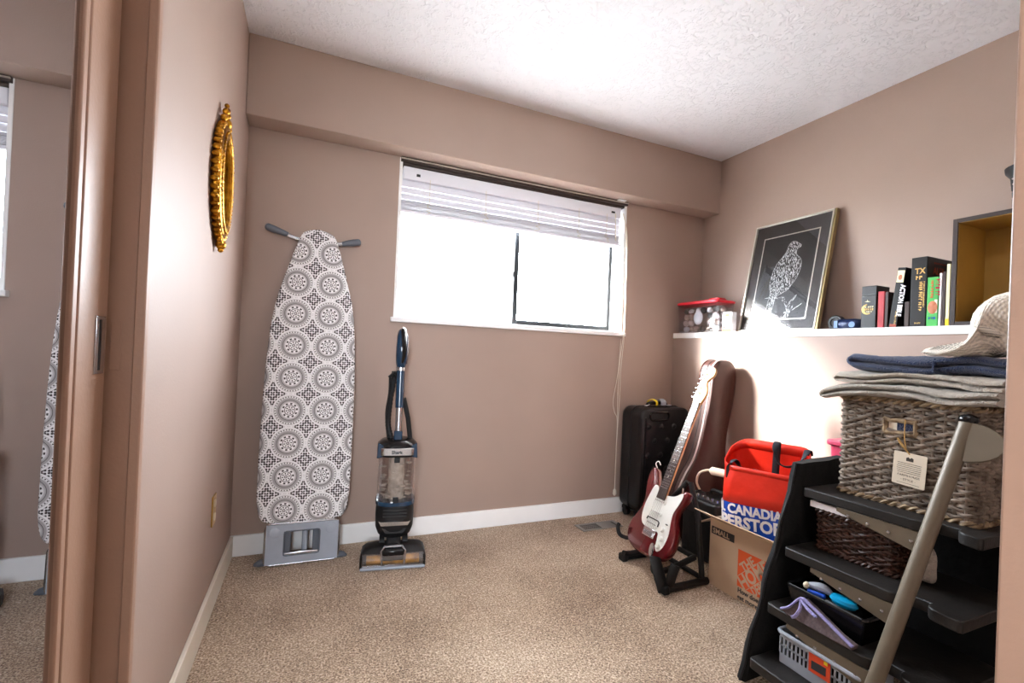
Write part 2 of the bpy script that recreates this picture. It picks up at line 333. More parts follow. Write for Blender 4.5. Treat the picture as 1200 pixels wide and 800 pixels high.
dl('rail', .26, 1.035, 1.98, 2.05, -.03, .004, 'trim_brown'); dl('rail', .26, 1.035, .01, .04, -.03, .004, 'trim_brown')
dl('molding', 1.0, 1.02, .04, 1.98, -.02, .008, 'trim_brown', .004); dl('molding_groove', 1.02, 1.035, .04, 1.98, -.03, -.004, 'trim_brown')
dl('mirror_pane', .26, 1.0, .04, 1.98, -.02, .0, 'mirror', 0)
dl('backing', .26, 1.0, .04, 1.98, -.03, -.021, 'trim_brown', 0)
pl = dl('flush_pull', 1.105, 1.148, .955, 1.065, .003, .0065, 'silver', .001)
MB().box((.0055, .92, .962), (.0072, .928, 1.058)).build('finger_slot', 'black', pl)
# wall outlet
o = thing('outlet', 'small brass outlet cover low on the left wall', 'outlet', (XL, 2.06, .385))
MB().prism(rrect(.07, .115, .008), 0, .005, axes((0, -1, 0), (0, 0, 1), (1, 0, 0), (0, 0, 0))).build('cover_plate', 'brass', o, .002)
for z in (-.026, .026): MB().prism(rrect(.032, .028, .01), .004, .008, axes((0, -1, 0), (0, 0, 1), (1, 0, 0), (0, 0, z))).build('socket', 'ivory', o)

# ------------------------------------------------------------------ window
WP = D + .125
win = thing('window_1', 'white sliding window with a dark framed right sash', None, (0, WP, 0)); win['kind'] = 'structure'
wb = lambda n, x0, x1, y0, y1, z0, z1, m, bv=.002, p=win: box(n, (x0, y0-WP, z0), (x1, y1-WP, z1), m, p, bv)
wb('jamb', WX1-.012, WX1+.004, D-.003, WP+.03, 1.19, 2.055, 'white_paint'); wb('jamb', WX0-.004, WX0+.012, D-.003, WP+.03, 1.19, 2.055, 'white_paint')
wb('sill', .386, 1.91, D-.028, WP+.03, 1.166, 1.192, 'white_paint', .004)
wb('head_track', WX0, WX1, D+.005, WP+.03, 2.02, 2.056, 'bronze'); wb('head_track', WX0, WX1, D-.02, D+.006, 2.032, 2.056, 'bronze')
wb('head_bead', WX0, WX1, D-.026, D-.019, 2.042, 2.048, 'frame_silver', 0)
wb('bracket_clip', 1.80, 1.86, D-.045, D-.02, 2.05, 2.056, 'white_paint')
wb('frame_rail', WX0+.012, WX1-.012, WP-.02, WP+.03, 1.192, 1.207, 'white_paint'); wb('frame_rail', WX0+.012, WX1-.012, WP-.02, WP+.03, 2.005, 2.02, 'white_paint')
wb('frame_stile', WX0+.012, WX0+.03, WP-.02, WP+.03, 1.207, 2.005, 'white_paint')
wb('meeting_stile', 1.140, 1.170, WP-.028, WP+.012, 1.207, 2.005, 'gasket'); wb('sash_stile', 1.838, 1.862, WP-.03, WP+.012, 1.207, 2.005, 'gasket')
wb('sash_rail', 1.170, 1.845, WP-.03, WP+.012, 1.207, 1.232, 'gasket'); wb('sash_rail', 1.170, 1.845, WP-.02, WP+.012, 1.99, 2.005, 'gasket')
wb('latch', 1.132, 1.144, WP-.03, WP-.012, 1.50, 1.53, 'gasket')
wb('pane', 1.170, 1.845, WP-.004, WP, 1.22, 1.99, 'glass', 0); wb('pane', WX0+.03, 1.144, WP+.012, WP+.016, 1.207, 2.005, 'glass', 0)

# blind
bl = thing('venetian_blind', 'white horizontal slat blind pulled up to the top of the window', 'blind', (1.14, D+.03, 1.77))
BX = .722
bb = lambda n, lo, hi, m, bv=.002: box(n, lo, hi, m, bl, bv)
bb('headrail', (-BX+.006, -.022, .178), (BX-.006, .03, .246), 'blind')
sl = MB().add([(x, -.028+y, z) for x in (-BX, BX) for y, z in ((0, 0), (.02, .006), (.046, -.002), (.046, .001), (.02, .009), (0, .003))], [(0, 1, 7, 6), (1, 2, 8, 7), (2, 3, 9, 8), (3, 4, 10, 9), (4, 5, 11, 10), (5, 0, 6, 11), (0, 5, 4, 3, 2, 1), (6, 7, 8, 9, 10, 11)]).build('slat', 'blind', bl)
for k in range(4):
    s = sl if k == 0 else dup(sl, bl)
    s.matrix_local = Matrix.Translation((0, .006, .168 - k*.034)) @ Matrix.Rotation(math.radians(76), 4, 'X')
for k in range(10): dup(sl, bl, Matrix.Translation((random.uniform(-.003, .003), random.uniform(-.002, .002), .012 + k*.0052)))
bb('bottom_rail', (-BX-.004, -.03, -.008), (BX+.004, .022, .010), 'blind', .004)
for i, x in enumerate((-.57, -.24, .10, .39, .60)):
    MB().tube([(x, -.031, .19), (x, -.033, .1), (x, -.034, .06)], .0016, 6).build('ladder_cord', 'cord', bl)
    pts = [(x + random.uniform(-.018, .018), -.036 - random.uniform(0, .004), .062 - .0065*j) for j in range(10)]
    MB().tube(catmull(pts, 3), .0016, 5).build('slack_cord', 'cord', bl)
MB().tube([(.665, -.034, .2), (.668, -.036, .1), (.672, -.036, .02)], .003, 6).build('tilt_wand', 'cord', bl)
bb('cord_lock', (.64, -.028, .205), (.665, -.02, .215), 'black', 0); bb('tilt_knob', (-.645, -.028, .20), (-.625, -.02, .212), 'charcoal', 0)
cz = lambda pts: [(x, -.045 - (.02 if z > -.6 else 0), z) for x, z in pts]
MB().tube(catmull(cz([(.700, .2), (.735, .05), (.742, -.3), (.745, -.58), (.742, -.75), (.735, -1.0), (.742, -1.18), (.738, -1.35)]), 5), .0021, 6).build('pull_cord', 'cord', bl)
MB().tube(catmull(cz([(.705, .2), (.742, .05), (.750, -.3), (.752, -.58), (.752, -.8), (.750, -1.0), (.745, -1.18), (.740, -1.35)]), 5), .0021, 6).build('pull_cord', 'cord', bl)
MB().tube(catmull(cz([(.742, -.62), (.728, -.85), (.70, -1.02), (.712, -1.1), (.738, -1.16), (.740, -1.36)]), 5), .0021, 6).build('pull_cord', 'cord', bl)
MB().lathe([(.004, .0), (.011, -.01), (.013, -.035), (.006, -.045)], 10, Matrix.Translation((.74, -.046, -1.61))).tube([(.74, -.045, -1.35), (.74, -.046, -1.62)], .003, 6).build('cord_tassel', 'cord', bl)

# unseen ceiling lamp, added as fill to brighten the room
lt = thing('ceiling_light', 'round white dome ceiling light in the middle of the ceiling', 'lamp', (1.0, .78, CZ))
MB().lathe([(.03, 0), (.16, 0), (.165, -.02), (.15, -.03), (.03, -.03)], 32).build('base', 'white_paint', lt)
MB().lathe([(.15, -.03), (.142, -.06), (.11, -.09), (.06, -.108), (.004, -.114)], 32).build('shade', 'lamp_glass', lt)
# ------------------------------------------------------------------ floor register
vt = thing('floor_register', 'grey metal floor register set in the carpet by the back wall', 'vent', (1.645, 2.365, .001))
MB().box((-.14, -.052, 0), (.14, -.038, .006)).box((-.14, .038, 0), (.14, .052, .006)).box((-.14, -.038, 0), (-.12, .038, .006)).box((.12, -.038, 0), (.14, .038, .006)).build('frame', 'vent', vt, .002)
box('backing', (-.12, -.038, 0), (.12, .038, .0008), 'black', vt)
b = MB()
for k in range(11): b.box((-.117+k*.0105, -.037, .001), (-.1152+k*.0105, .037, .003))
for y in (-.018, 0, .018): b.box((-.12, y-.0008, .001), (0, y+.0008, .0032))
tag(b.build('fin', 'vent', vt), kind='stuff')
box('damper', (.0, -.037, .001), (.105, .037, .0045), 'vent', vt)

# ------------------------------------------------------------------ oval gilt mirror
gm = thing('oval_mirror', 'small oval mirror in an ornate carved gold frame', 'mirror', M=axes((0, 1, 0), (0, 0, 1), (1, 0, 0), (XL, 1.855, 1.565)))
A, B = .108, .170
el = lambda k, n, da, z: ((A+da)*math.cos(2*PI*k/n), (B+da)*math.sin(2*PI*k/n), z)
MB().tube([el(k, 64, -.012, .022) for k in range(64)], .012, 10, True).build('inner_ring', 'gold', gm)
MB().tube([el(k, 64, .008, .016) for k in range(64)], .014, 10, True).build('outer_ring', 'gold', gm)
b = MB()
for k in range(46):
    c = el(k, 46, .024, .014); b.ball(c, (.010, .010, .013), 8)
for k in range(60): b.ball(el(k, 60, -.001, .03), .005, 6)
for x, y, r in ((0, .200, .02), (.018, .235, .012), (-.018, .235, .012), (0, .245, .013), (0, .262, .009), (.03, .212, .012), (-.03, .212, .012), (.05, .2, .012), (-.05, .2, .012), (0, -.212, .018), (.02, -.206, .012), (-.02, -.206, .012), (.04, -.2, .01), (-.04, -.2, .01), (0, -.23, .01)):
    b.ball((x, y, .018), (r, r, r*.9), 10)
b.build('carved_border', 'gold', gm)
MB().prism([el(k, 64, 0, 0)[:2] for k in range(64)], .001, .012).build('backing', 'gold', gm)
MB().prism([el(k, 64, -.014, 0)[:2] for k in range(64)], .012, .015).build('glass', 'mirror', gm)

# ------------------------------------------------------------------ ironing board leaning on the back wall
ia = math.atan(.085); ir = math.radians(-.6)
V = Vector((math.sin(-ir), math.sin(ia), math.cos(ia))).normalized(); U = Vector((1, 0, 0)); U = (U - V*U.dot(V)).normalized(); N = U.cross(V)
ib = thing('ironing_board', 'ironing board with grey medallion print cover leaning on the wall', 'ironing board', M=axes(U, V, N, (.0, 2.375, .0)))
pts = [(.0, 1.60), (.055, 1.585), (.085, 1.545), (.135, 1.37), (.175, 1.20), (.193, 1.0), (.2, .75), (.2, .40), (.195, .28), (.175, .215), (.13, .198), (0, .194)]
half = catmull([(x, y, 0) for x, y in pts], 4); poly = [(p.x, p.y) for p in half] + [(-p.x, p.y) for p in half[::-1][1:-1]]
b = MB()
rings = []
for off, z in ((-.012, -.018), (0, -.012), (.002, 0), (-.003, .008), (-.014, .012)):
    ring = []
    for i, (x, y) in enumerate(poly):
        d = Vector((x, y - .9)); n = Vector((x*3, (y-.9)*.6 if abs(y-.9) > .55 else 0)); n = n.normalized() if n.length > 1e-6 else Vector((0, 1))
        ring.append((x + n.x*off, y + n.y*off, z))
    rings.append(ring)
b.loft(rings).build('cover', 'medallion', ib, sharp=1.2)
tb = MB().tube(catmull([(-.21, 1.585, -.02), (-.1, 1.55, -.028), (0, 1.545, -.03), (.1, 1.55, -.028), (.17, 1.57, -.02)], 5), .011, 10).build('t_bar', 'silver', ib)
for sx, x0, x1, y0, y1 in ((-1, -.24, -.14, 1.592, 1.563), (1, .20, .11, 1.575, 1.552)):
    MB().tube(catmull([(x0, y0, -.018), (x0*.75+x1*.25, y0*.7+y1*.3, -.02), (x0*.4+x1*.6, y0*.4+y1*.6, -.022), (x1, y1, -.025)], 4), [.007, .014, .017, .018, .018, .018, .018, .017, .016, .015, .014, .013, .012], 12).build('grip', 'dark_grey_plastic', ib)
# iron-rest panel at the bottom
px0, px1, pz0, pz1 = -.152, .158, .012, .188
b = MB(); hx0, hx1, hz0, hz1 = -.078, .076, .046, .156
b.box((px0, pz0, -.01), (hx0, pz1, .006)).box((hx1, pz0, -.01), (px1, pz1, .006)).box((hx0, pz0, -.01), (hx1, hz0, .006)).box((hx0, hz1, -.01), (hx1, pz1, .006))
pn = b.build('rest_panel', 'grey_plastic', ib)
MB().tube([(x, y, .0) for x, y in rrect(px1-px0+.006, pz1-pz0+.006, .025, 6, (px0+px1)/2, (pz0+pz1)/2)], .006, 8, True).build('wire_rim', 'silver', pn)
for x in (px0+.035, px1-.035): MB().lathe([(.002, .004), (.022, .004), (.022, .009), (.018, .0105), (.002, .0105)], 20, Matrix.Translation((x, pz1-.035, 0))).build('pad', 'grey_plastic', pn)
MB().tube([(x, y, .002) for x, y in rrect(hx1-hx0, hz1-hz0, .012, 4, 0, (hz0+hz1)/2)], .005, 8, True).build('slot_rim', 'dark_grey_plastic', pn)
box('side_wall', (hx0, hz0, -.05), (hx0+.03, hz1, -.008), 'dark_grey_plastic', pn, .004); box('side_wall', (hx1-.03, hz0, -.05), (hx1, hz1, -.008), 'dark_grey_plastic', pn, .004)
MB().tube([(hx0+.005, hz0+.006, -.004), (0, hz0+.012, .006), (hx1-.005, hz0+.006, -.004)], .008, 8).build('slot_lip', 'silver', pn)
MB().tube([(.012, .03, -.03), (.012, .22, -.03)], .013, 12).build('center_leg', 'grey_plastic', ib)
for x in (-.13, .13): MB().tube([(x, .02, -.04), (x, .5, -.03)], .009, 8).build('leg', 'silver', ib)
for sx in (-1, 1):
    x = .168 if sx > 0 else -.160
    MB().tube(catmull([(x-.02*sx, .014, -.03), (x, .016, -.03), (x+.02*sx, .012, -.03), (x+.038*sx, .007, -.03)], 4), [.014, .015, .016, .0165, .017, .0165, .016, .0155, .015, .012, .009, .007, .003], 12).build('foot', 'dark_grey_plastic', ib)
MB().tube([(-.17, .016, -.03), (.17, .016, -.03)], .010, 8).build('foot_bar', 'silver', ib)

# ------------------------------------------------------------------ upright vacuum
vc = thing('upright_vacuum', 'black and navy upright vacuum with clear dust cup', 'vacuum', (.405, 2.27, 0), math.radians(-9))
def rr_loft(prof, n=5, cy=.05):
    return [[(x, y+cy, z) for x, y in rrect(w, d, r, n)] for w, d, r, z in prof]
fh = MB().loft(rr_loft([(.292, .12, .02, .008), (.296, .125, .02, .03), (.29, .12, .02, .06), (.262, .09, .03, .078), (.2, .06, .03, .086)], cy=.015)).build('floor_head', 'black', vc)
b = MB().tube([(-.12, -.047, .034), (.12, -.047, .034)], .022, 14); b.build('brush_roll', 'amber', fh)
MB().loft([[(x, -.075 + dy, z) for dy, z in ((0, .010), (-.012, .014), (-.008, .045), (.012, .066), (.02, .066), (.02, .01))] for x in (-.14, .14)]).build('clear_shield', 'cup_plastic', fh)
MB().box((-.146, -.092, .004), (.146, -.07, .016)).build('bumper', 'grey_plastic', fh, .004)
for sx in (-1, 1): MB().box((sx*.143-.006, -.085, .006), (sx*.143+.006, .03, .06)).build('end_cap', 'black_gloss', fh, .005)
MB().tube([(-.05, -.082, .02), (-.055, -.06, .075), (-.04, -.04, .09), (.04, -.04, .09), (.055, -.06, .075), (.05, -.082, .02)], .006, 8).build('head_trim', 'silver', fh)
MB().box((-.05, -.07, .03), (.05, .03, .084)).build('head_hump', 'black_gloss', fh, .008)
MB().tube([(0, .0, .07), (0, .045, .10), (0, .06, .15)], .035, 14).build('neck', 'charcoal', vc)
for sx in (-1, 1): MB().cyl((sx*.055-.012, .07, .06), (sx*.055+.012, .07, .06), .055, seg=20).build('wheel', 'black', vc)
mh = MB().loft(rr_loft([(.12, .12, .05, .115), (.155, .15, .06, .13), (.178, .165, .07, .16), (.182, .168, .07, .22), (.176, .165, .07, .285)], 6, .06)).build('motor_housing', 'black', vc)
MB().loft([[(x, y+.06, z) for x, y in rrect(.186, .174, .07, 6)] for z in (.272, .29)]).build('navy_band', 'navy_plastic', mh)
b = MB()
for k in range(3): b.tube([(-.055, -.0255 - .001, .226+k*.015), (0, -.027, .226+k*.015), (.055, -.0265, .226+k*.015)], .0035, 6)
b.build('grille', 'charcoal', mh)
MB().prism([(-.075, .012), (-.062, -.012), (.062, -.012), (.075, .012), (.062, .006), (-.062, .006)], 0, .006, FY((0, -.024, .195))).build('silver_trim', 'silver', mh)
MB().prism(rrect(.09, .012, .005), 0, .004, FY((0, -.024, .189))).build('name_strip', 'black_gloss', mh)
scribble('small_print', .05, .007, FY((-.025, -.028, .1855)), 'silver', mh, 2)
MB().prism([(-.055, .0), (.055, .0), (.04, -.022), (-.04, -.022)], 0, .006, FY((0, -.014, .165))).build('lower_vent', 'charcoal', mh)
b = MB().loft([[(x, y+.06, z) for x, y in rrect(.172, .158, .065, 6)] for z in (.29, .51)], caps=False).build('dust_cup', 'cup_plastic', vc)
MB().tube([(0, .06, .29), (0, .06, .51)], .038, 16).build('inner_cone', 'dust', b)
c = MB()
for k in range(60):
    a = random.uniform(0, 2*PI); rr = random.uniform(.05, .072); z = .30 + abs(random.gauss(0, .06)); s_ = random.uniform(.004, .011)
    c.ball((rr*math.cos(a), .06+rr*.9*math.sin(a), min(.49, z)), (s_*1.5, s_, s_*.7), 6)
tag(c.build('dust_lint', 'dust', b), kind='stuff')
for z, h in ((.30, .03), (.492, .025)): MB().box((-.013, -.027, z-h/2), (.013, -.016, z+h/2)).build('cup_latch', 'black', b, .003)
for sx in (-1, 1): MB().box((sx*.084-.004, .05, .29), (sx*.084+.004, .07, .51)).build('cup_seam', 'cup_plastic', b)
cl = MB().loft(rr_loft([(.188, .172, .07, .505), (.192, .176, .07, .53), (.188, .172, .07, .56), (.15, .14, .06, .578), (.09, .09, .04, .586)], 6, .06)).build('collar', 'black_gloss', vc)
MB().loft([[(x, -.030 + .0028*(1-(x/.07)**2)*-1 + dy, z) for x in [(-.075 + .015*i) for i in range(11)]] for dy, z in ((0, .517), (-.004, .519), (-.004, .549), (0, .551))], close_u=False, caps=False).build('name_plate', 'silver', cl, solid=.004)
text('lettering', 'Shark', .022, FY((-.027, -.041, .525)), 'print_dark', cl, .02)
for sx in (-1, 1): MB().prism([(sx*.095, .50), (sx*.07, .505), (sx*.065, .56), (sx*.09, .575)], 0, .02, FY((0, .0, 0))).build('side_wing', 'navy_plastic', cl, .004)
MB().tube([(.0, .03, .57), (.0, .04, .745)], .016, 14).build('lower_wand', 'silver', vc)
MB().tube([(.0, .04, .735), (.0, .055, .925)], .020, 14).build('upper_wand', 'navy_plastic', vc)
MB().tube([(.0, .053, .915), (.0, .055, .935)], .023, 14).build('wand_ring', 'silver', vc)
MB().box((-.02, .01, .565), (.02, .05, .625)).build('wand_release', 'navy_plastic', vc, .006)
hg = MB().tube(catmull([(0, .055, .93), (0, .045, .97), (0, .04, 1.03), (0, .06, 1.09), (0, .085, 1.115)], 4), [.021, .022, .024, .026, .027, .028, .028, .028, .028, .027, .026, .026, .025, .023, .021, .017, .01], 14).build('handle_grip', 'navy_plastic', vc)
MB().tube(catmull([(.004, .022, .955), (.012, .012, 1.0), (.01, .014, 1.05), (.006, .035, 1.1), (.004, .07, 1.122)], 4), [.004, .006, .008, .009, .01, .011, .012, .012, .012, .012, .012, .012, .013, .013, .014, .012, .006], 10).build('handle_insert', 'black_gloss', hg)
MB().tube(catmull([(.022, .05, .95), (.027, .045, 1.02), (.02, .06, 1.085), (.006, .085, 1.12)], 4), .008, 8).build('handle_edge', 'silver', hg)
path = catmull([(-.03, .05, .575), (-.05, .08, .65), (-.045, .08, .76), (-.03, .085, .88), (-.03, .085, .91)], 12)
MB().tube(path, [.0125 + .0025*(i % 2) for i in range(len(path))], 10).build('hose', 'black', vc)
MB().tube(catmull([(-.045, .06, .57), (-.06, .06, .7), (-.05, .06, .80), (-.05, .06, .88)], 6), .006, 8).build('power_cord', 'black', vc)
MB().tube([(-.055, .06, .88), (-.03, .06, .905), (-.01, .06, .88)], .008, 8).build('cord_hook', 'black', vc)
MB().tube([(.06, .06, .575), (.045, .065, .68), (.02, .06, .78)], .012, 10).build('hose_end', 'black', vc)

# ------------------------------------------------------------------ suitcase in the corner
sc = thing('suitcase', 'black hard shell suitcase standing in the corner behind the guitar', 'suitcase', (2.105, 2.33, 0))
b = MB().loft([[(x, y, z) for x, z in rrect(.405+d, .66+d, .06, 6, 0, .385)] for y, d in ((.0, -.02), (.012, -.004), (.03, 0), (.17, 0), (.188, -.004), (.2, -.02))])
sh = b.build('shell', 'suit', sc, sharp=.9)
MB().tube([(x, .1, z) for x, z in rrect(.409, .664, .06, 6, 0, .385)], .004, 6, True).build('zip_seam', 'black', sh)
for r in range(6):
    for c in (-.12, -.02, .08):
        x = c + (.03 if r % 2 else -.02); z = .60 - r*.09
        MB().lathe([(.018, 0), (.017, .004), (.012, .008), (.004, .0095), (.001, .01)], 14, FY((x, .001, z))).build('dome_stud', 'suit', sh)
for x in (-.17, .17): MB().box((x-.012, -.004, .12), (x+.012, .006, .66)).build('rib', 'suit', sh, .005)
MB().tube([(x, -.002, z) for x, z in rrect(.15, .05, .024, 5, -.06, .665)], .006, 8, True).build('handle_recess', 'black_gloss', sc)
MB().tube(catmull([(-.08, .1, .714), (-.06, .1, .735), (.06, .1, .735), (.08, .1, .714)], 4), .012, 10).build('carry_handle', 'black', sc)
for x in (-.16, .16):
    for y in (.045, .165):
        w = MB().cyl((x-.012, y, .026), (x+.012, y, .026), .026, seg=18).build('wheel', 'black', sc)
        MB().box((x-.022, y-.022, .04), (x+.022, y+.022, .065)).build('wheel_fork', 'black', w, .005)
def loop_tag(name, label, m, x, ry, col_cat='luggage tag'):
    t = thing(name, label, col_cat, (2.105+x, 2.43, .735), ry)
    MB().tube(catmull([(0, -.03, -.01), (0, -.028, .014), (0, .0, .026), (0, .028, .014), (0, .03, -.01)], 5), .004, 8, flat=4.5).build('band', m, t)
    return t
t = loop_tag('luggage_tag', 'yellow luggage tag looped over the suitcase handle', 'yellow', -.035, .5)
t = loop_tag('luggage_tag', 'grey luggage tag looped over the suitcase handle', 'grey_plastic', .04, -.3)
MB().prism(rrect(.04, .02, .004), -.001, .001, Matrix.Translation((.03, -.04, -.006)) @ Matrix.Rotation(.5, 4, 'Z')).build('tag_card', 'print_white', t)
t = thing('paper_tag', 'small white baggage slip on top of the suitcase', 'tag', (2.0, 2.40, .722), .4)
MB().add([(0, 0, 0), (.03, 0, .004), (.05, .004, .016), (.05, .024, .016), (.03, .02, .004), (0, .02, 0)], [(0, 1, 4, 5), (1, 2, 3, 4)]).build('slip', 'print_white', t, solid=.001)

# ------------------------------------------------------------------ guitar bag leaning against the right wall
gb = thing('guitar_bag', 'dark brown padded guitar bag leaning against the right wall', 'guitar bag', (2.1, 2.0, 0))
gp = [(2.17, 1.025), (2.23, 1.035), (2.29, 1.02), (2.32, .97), (2.315, .85), (2.285, .70), (2.262, .58), (2.262, .48), (2.285, .38), (2.30, .25), (2.285, .07), (2.22, .005), (2.0, .005), (1.93, .06), (1.905, .18), (1.92, .29), (1.965, .38), (2.015, .45), (2.05, .53), (2.085, .66), (2.115, .82), (2.132, .97)]
gl = [(p.x-2.1, p.y) for p in catmull([(x, z, 0) for x, z in gp], 4, True)]
inset = lambda f: [(x + (.02 - x)*f, z + (.5 - z)*f*.5) for x, z in gl]
MB().loft([[(x, y, z) for x, z in q] for y, q in ((-.006, inset(.12)), (-.0, inset(.03)), (.012, gl))], M=None).build('front_panel', 'case_brown', gb, sharp=1.)
MB().loft([[(x, y, z) for x, z in gl] for y in (.012, .095)]).build('gusset', 'case_brown', gb, sharp=1.)
MB().tube([(x, .014, z) for x, z in gl], .0055, 6, True).build('front_piping', 'case_tan', gb)
MB().tube([(x, .092, z) for x, z in gl], .0045, 6, True).build('rear_piping', 'case_brown', gb)
MB().tube([(x, .05, z) for x, z in gl], .003, 6, True).build('zip', 'charcoal', gb)
MB().loft([[(x, y, z) for x, z in rrect(.24, .2, .03, 4, .0, .16)] for y in (-.022, -.004)]).build('front_pocket', 'case_brown', gb, .006)

# small amplifier
am = thing('amplifier', 'small black practice amplifier behind the guitar stand', 'amplifier', (1.99, 1.82, 0))
box('cabinet', (-.12, -.115, .012), (.12, .105, .31), 'black', am, .012, 3)
box('grille_cloth', (-.123, -.10, .03), (-.119, .09, .24), 'black_fabric', am)
cp = box('control_panel', (-.10, -.10, .309), (-.03, .09, .313), 'charcoal', am)
for k in range(6): MB().cyl((-.07, -.08+k*.032, .313), (-.07, -.08+k*.032, .325), .009, .007, 12).build('knob', 'silver', cp)
MB().tube(catmull([(.03, -.06, .31), (.03, -.05, .335), (.03, .04, .335), (.03, .05, .31)], 4), .01, 8).build('handle', 'black', am)
for x in (-.1, .1):
    for y in (-.09, .08): MB().cyl((x, y, 0), (x, y, .014), .012, seg=10).build('rubber_foot', 'black', am)
ct = thing('gooseneck_tube', 'cream tube on a thin curved neck above the small amplifier', 'tube', (1.965, 1.90, .3135))
MB().lathe([(.03, 0), (.03, .006), (.01, .012), (.008, .02)], 16).build('foot', 'black', ct)
MB().tube(catmull([(0, 0, .015), (-.02, .005, .06), (-.02, -.01, .11), (.0, -.04, .132), (.01, -.06, .135)], 6), .006, 8).build('neck', 'cream_tube', ct)
MB().tube([(.01, -.055, .135), (.012, -.065, .135), (.06, -.22, .135)], [.011, .021, .021], 14).build('tube_body', 'cream_tube', ct)

# ------------------------------------------------------------------ guitar and its stand
ga = math.radians(23.8); gs, gc = math.sin(ga), math.cos(ga)
G = axes((0, -1, 0), (gs, 0, gc), (-gc, 0, gs), (1.515, 1.79, .085))
gt = thing('electric_guitar', 'glossy dark red electric guitar with white pickguard on a stand', 'guitar', M=G)
outl = [(0, 0), (.08, .003), (.135, .035), (.158, .095), (.145, .16), (.117, .212), (.116, .255), (.132, .295), (.141, .33), (.128, .352), (.1, .34), (.068, .312), (.034, .298), (.0, .296), (-.034, .31), (-.06, .33), (-.083, .368), (-.105, .405), (-.13, .408), (-.147, .37), (-.135, .305), (-.114, .25), (-.112, .205), (-.134, .155), (-.152, .095), (-.138, .04), (-.085, .005)]
oc = [(p.x, p.y) for p in catmull([(x, y, 0) for x, y in outl], 5, True)]
def inset2(P, d):
    out = []; n = len(P)
    for i in range(n):
        a, c = Vector(P[i-1]), Vector(P[(i+1) % n]); t_ = (c-a).normalized(); out.append((P[i][0]-t_.y*d, P[i][1]+t_.x*d))
    return out
MB().loft([[(x, y, z) for x, y in inset2(oc, d)] for d, z in ((.010, -.0225), (.004, -.019), (.0, -.011), (.0, .011), (.004, .019), (.010, .0225))]).build('body', 'red_guitar', gt, sharp=.9)
pgp = [(.03, .30), (.075, .31), (.112, .335), (.122, .32), (.112, .275), (.1, .235), (.105, .19), (.118, .13), (.108, .07), (.085, .045), (.068, .06), (.06, .10), (.045, .125), (-.045, .125), (-.078, .15), (-.09, .21), (-.083, .28), (-.07, .325), (-.045, .325), (-.028, .30)]
pg = MB().prism([(p.x, p.y) for p in catmull([(x, y, 0) for x, y in pgp], 4, True)], .0222, .0245).build('pickguard', 'pick_white', gt)
for v, ang in ((.262, 0), (.205, 0), (.148, -.18)):
    MB().prism(rrect(.078, .018, .008), .0245, .0285, Matrix.Translation((0, v, 0)) @ Matrix.Rotation(ang, 4, 'Z')).build('pickup', 'pick_white', pg)
    q = MB()
    for k in range(6): q.cyl((-.027+k*.0108, v, .0285), (-.027+k*.0108, v, .0295), .0028, seg=8, M=None)
    q.build('pole_pieces', 'silver', pg)
MB().tube([(-.04, .16, .029), (-.038, .172, .029), (.034, .172, .029), (.044, .166, .029), (.044, .146, .029)], .003, 6).build('pickup_ring', 'black', pg)
for x, y in ((.075, .145), (.088, .105), (.085, .068)): MB().lathe([(.012, .0245), (.011, .031), (.009, .037), (.001, .0375)], 14, Matrix.Translation((x, y, 0))).build('knob', 'pick_white', pg)
MB().cyl((.093, .175, .0245), (.093, .175, .036), .003, seg=8).build('selector', 'charcoal', pg)
br = MB().box((-.04, .085, .0225), (.04, .125, .028)).build('bridge', 'chrome', gt, .002)
for k in range(6): MB().box((-.031+k*.0108, .09, .028), (-.0225+k*.0108, .112, .033)).build('saddle', 'silver', br, .001)
MB().lathe([(.014, .0225), (.013, .026), (.004, .0275)], 20, Matrix.Translation((.052, .04, 0)) @ Matrix.Rotation(.3, 4, 'Z') @ Matrix.Diagonal((1, 2.3, 1, 1))).build('jack_plate', 'chrome', gt)
nk = MB().loft([[(x*w, v, z) for x, z in ((-1, .028), (1, .028), (.95, .018), (.6, .008), (0, .004), (-.6, .008), (-.95, .018))] for v, w in ((.28, .028), (.785, .0215))]).build('neck', 'maple', gt, sharp=1.)
MB().loft([[(-w, v, .028), (w, v, .028), (w, v, .033), (-w, v, .033)] for v, w in ((.272, .0275), (.785, .0208))]).build('fretboard', 'rosewood', nk)
for k in range(21):
    d = .648*(2**(-(k+1)/12)); v = .785-.648+d
    if v > .275: w = .0208+(.785-v)/.51*.0067; MB().box((-w, v-.0011, .033), (w, v+.0011, .0342)).build('fret', 'silver', nk)
for k in (3, 5, 7, 9, 12, 15, 17):
    d = .648*(2**(-(k-.5)/12)); MB().cyl((0, .785-.648+d, .033), (0, .785-.648+d, .0334), .003, seg=10).build('inlay', 'ivory', nk)
hsp = [(-.0215, .783), (-.034, .80), (-.036, .82), (-.028, .90), (-.018, .965), (0, .985), (.025, .985), (.042, .965), (.040, .938), (.022, .92), (.014, .90), (.028, .87), (.036, .84), (.028, .805), (.0215, .783)]
hs = MB().prism([(p.x, p.y) for p in catmull([(x, y, 0) for x, y in hsp], 3)], .012, .026).build('headstock', 'maple', gt, .003)
for k in range(6):
    x, y = -.018+k*.0022, .815+k*.026
    MB().cyl((x, y, .026), (x, y, .04), .004, seg=10).build('tuning_post', 'chrome', hs)
    q = MB().cyl((x-.006, y, .018), (x-.034, y, .018), .003, seg=8).build('tuning_key', 'chrome', hs)
    MB().ball((x-.036, y, .018), (.008, .006, .004), 8).build('key_button', 'chrome', q)
for k in range(6):
    MB().tube([(-.027+k*.0108, .10, .0345), (-.0175+k*.007, .787, .0365), (-.018+k*.0022, .815+k*.026, .034)], .0007, 5).build('string', 'silver', gt)
MB().box((-.021, .783, .028), (.021, .788, .0365)).build('nut', 'ivory', nk)
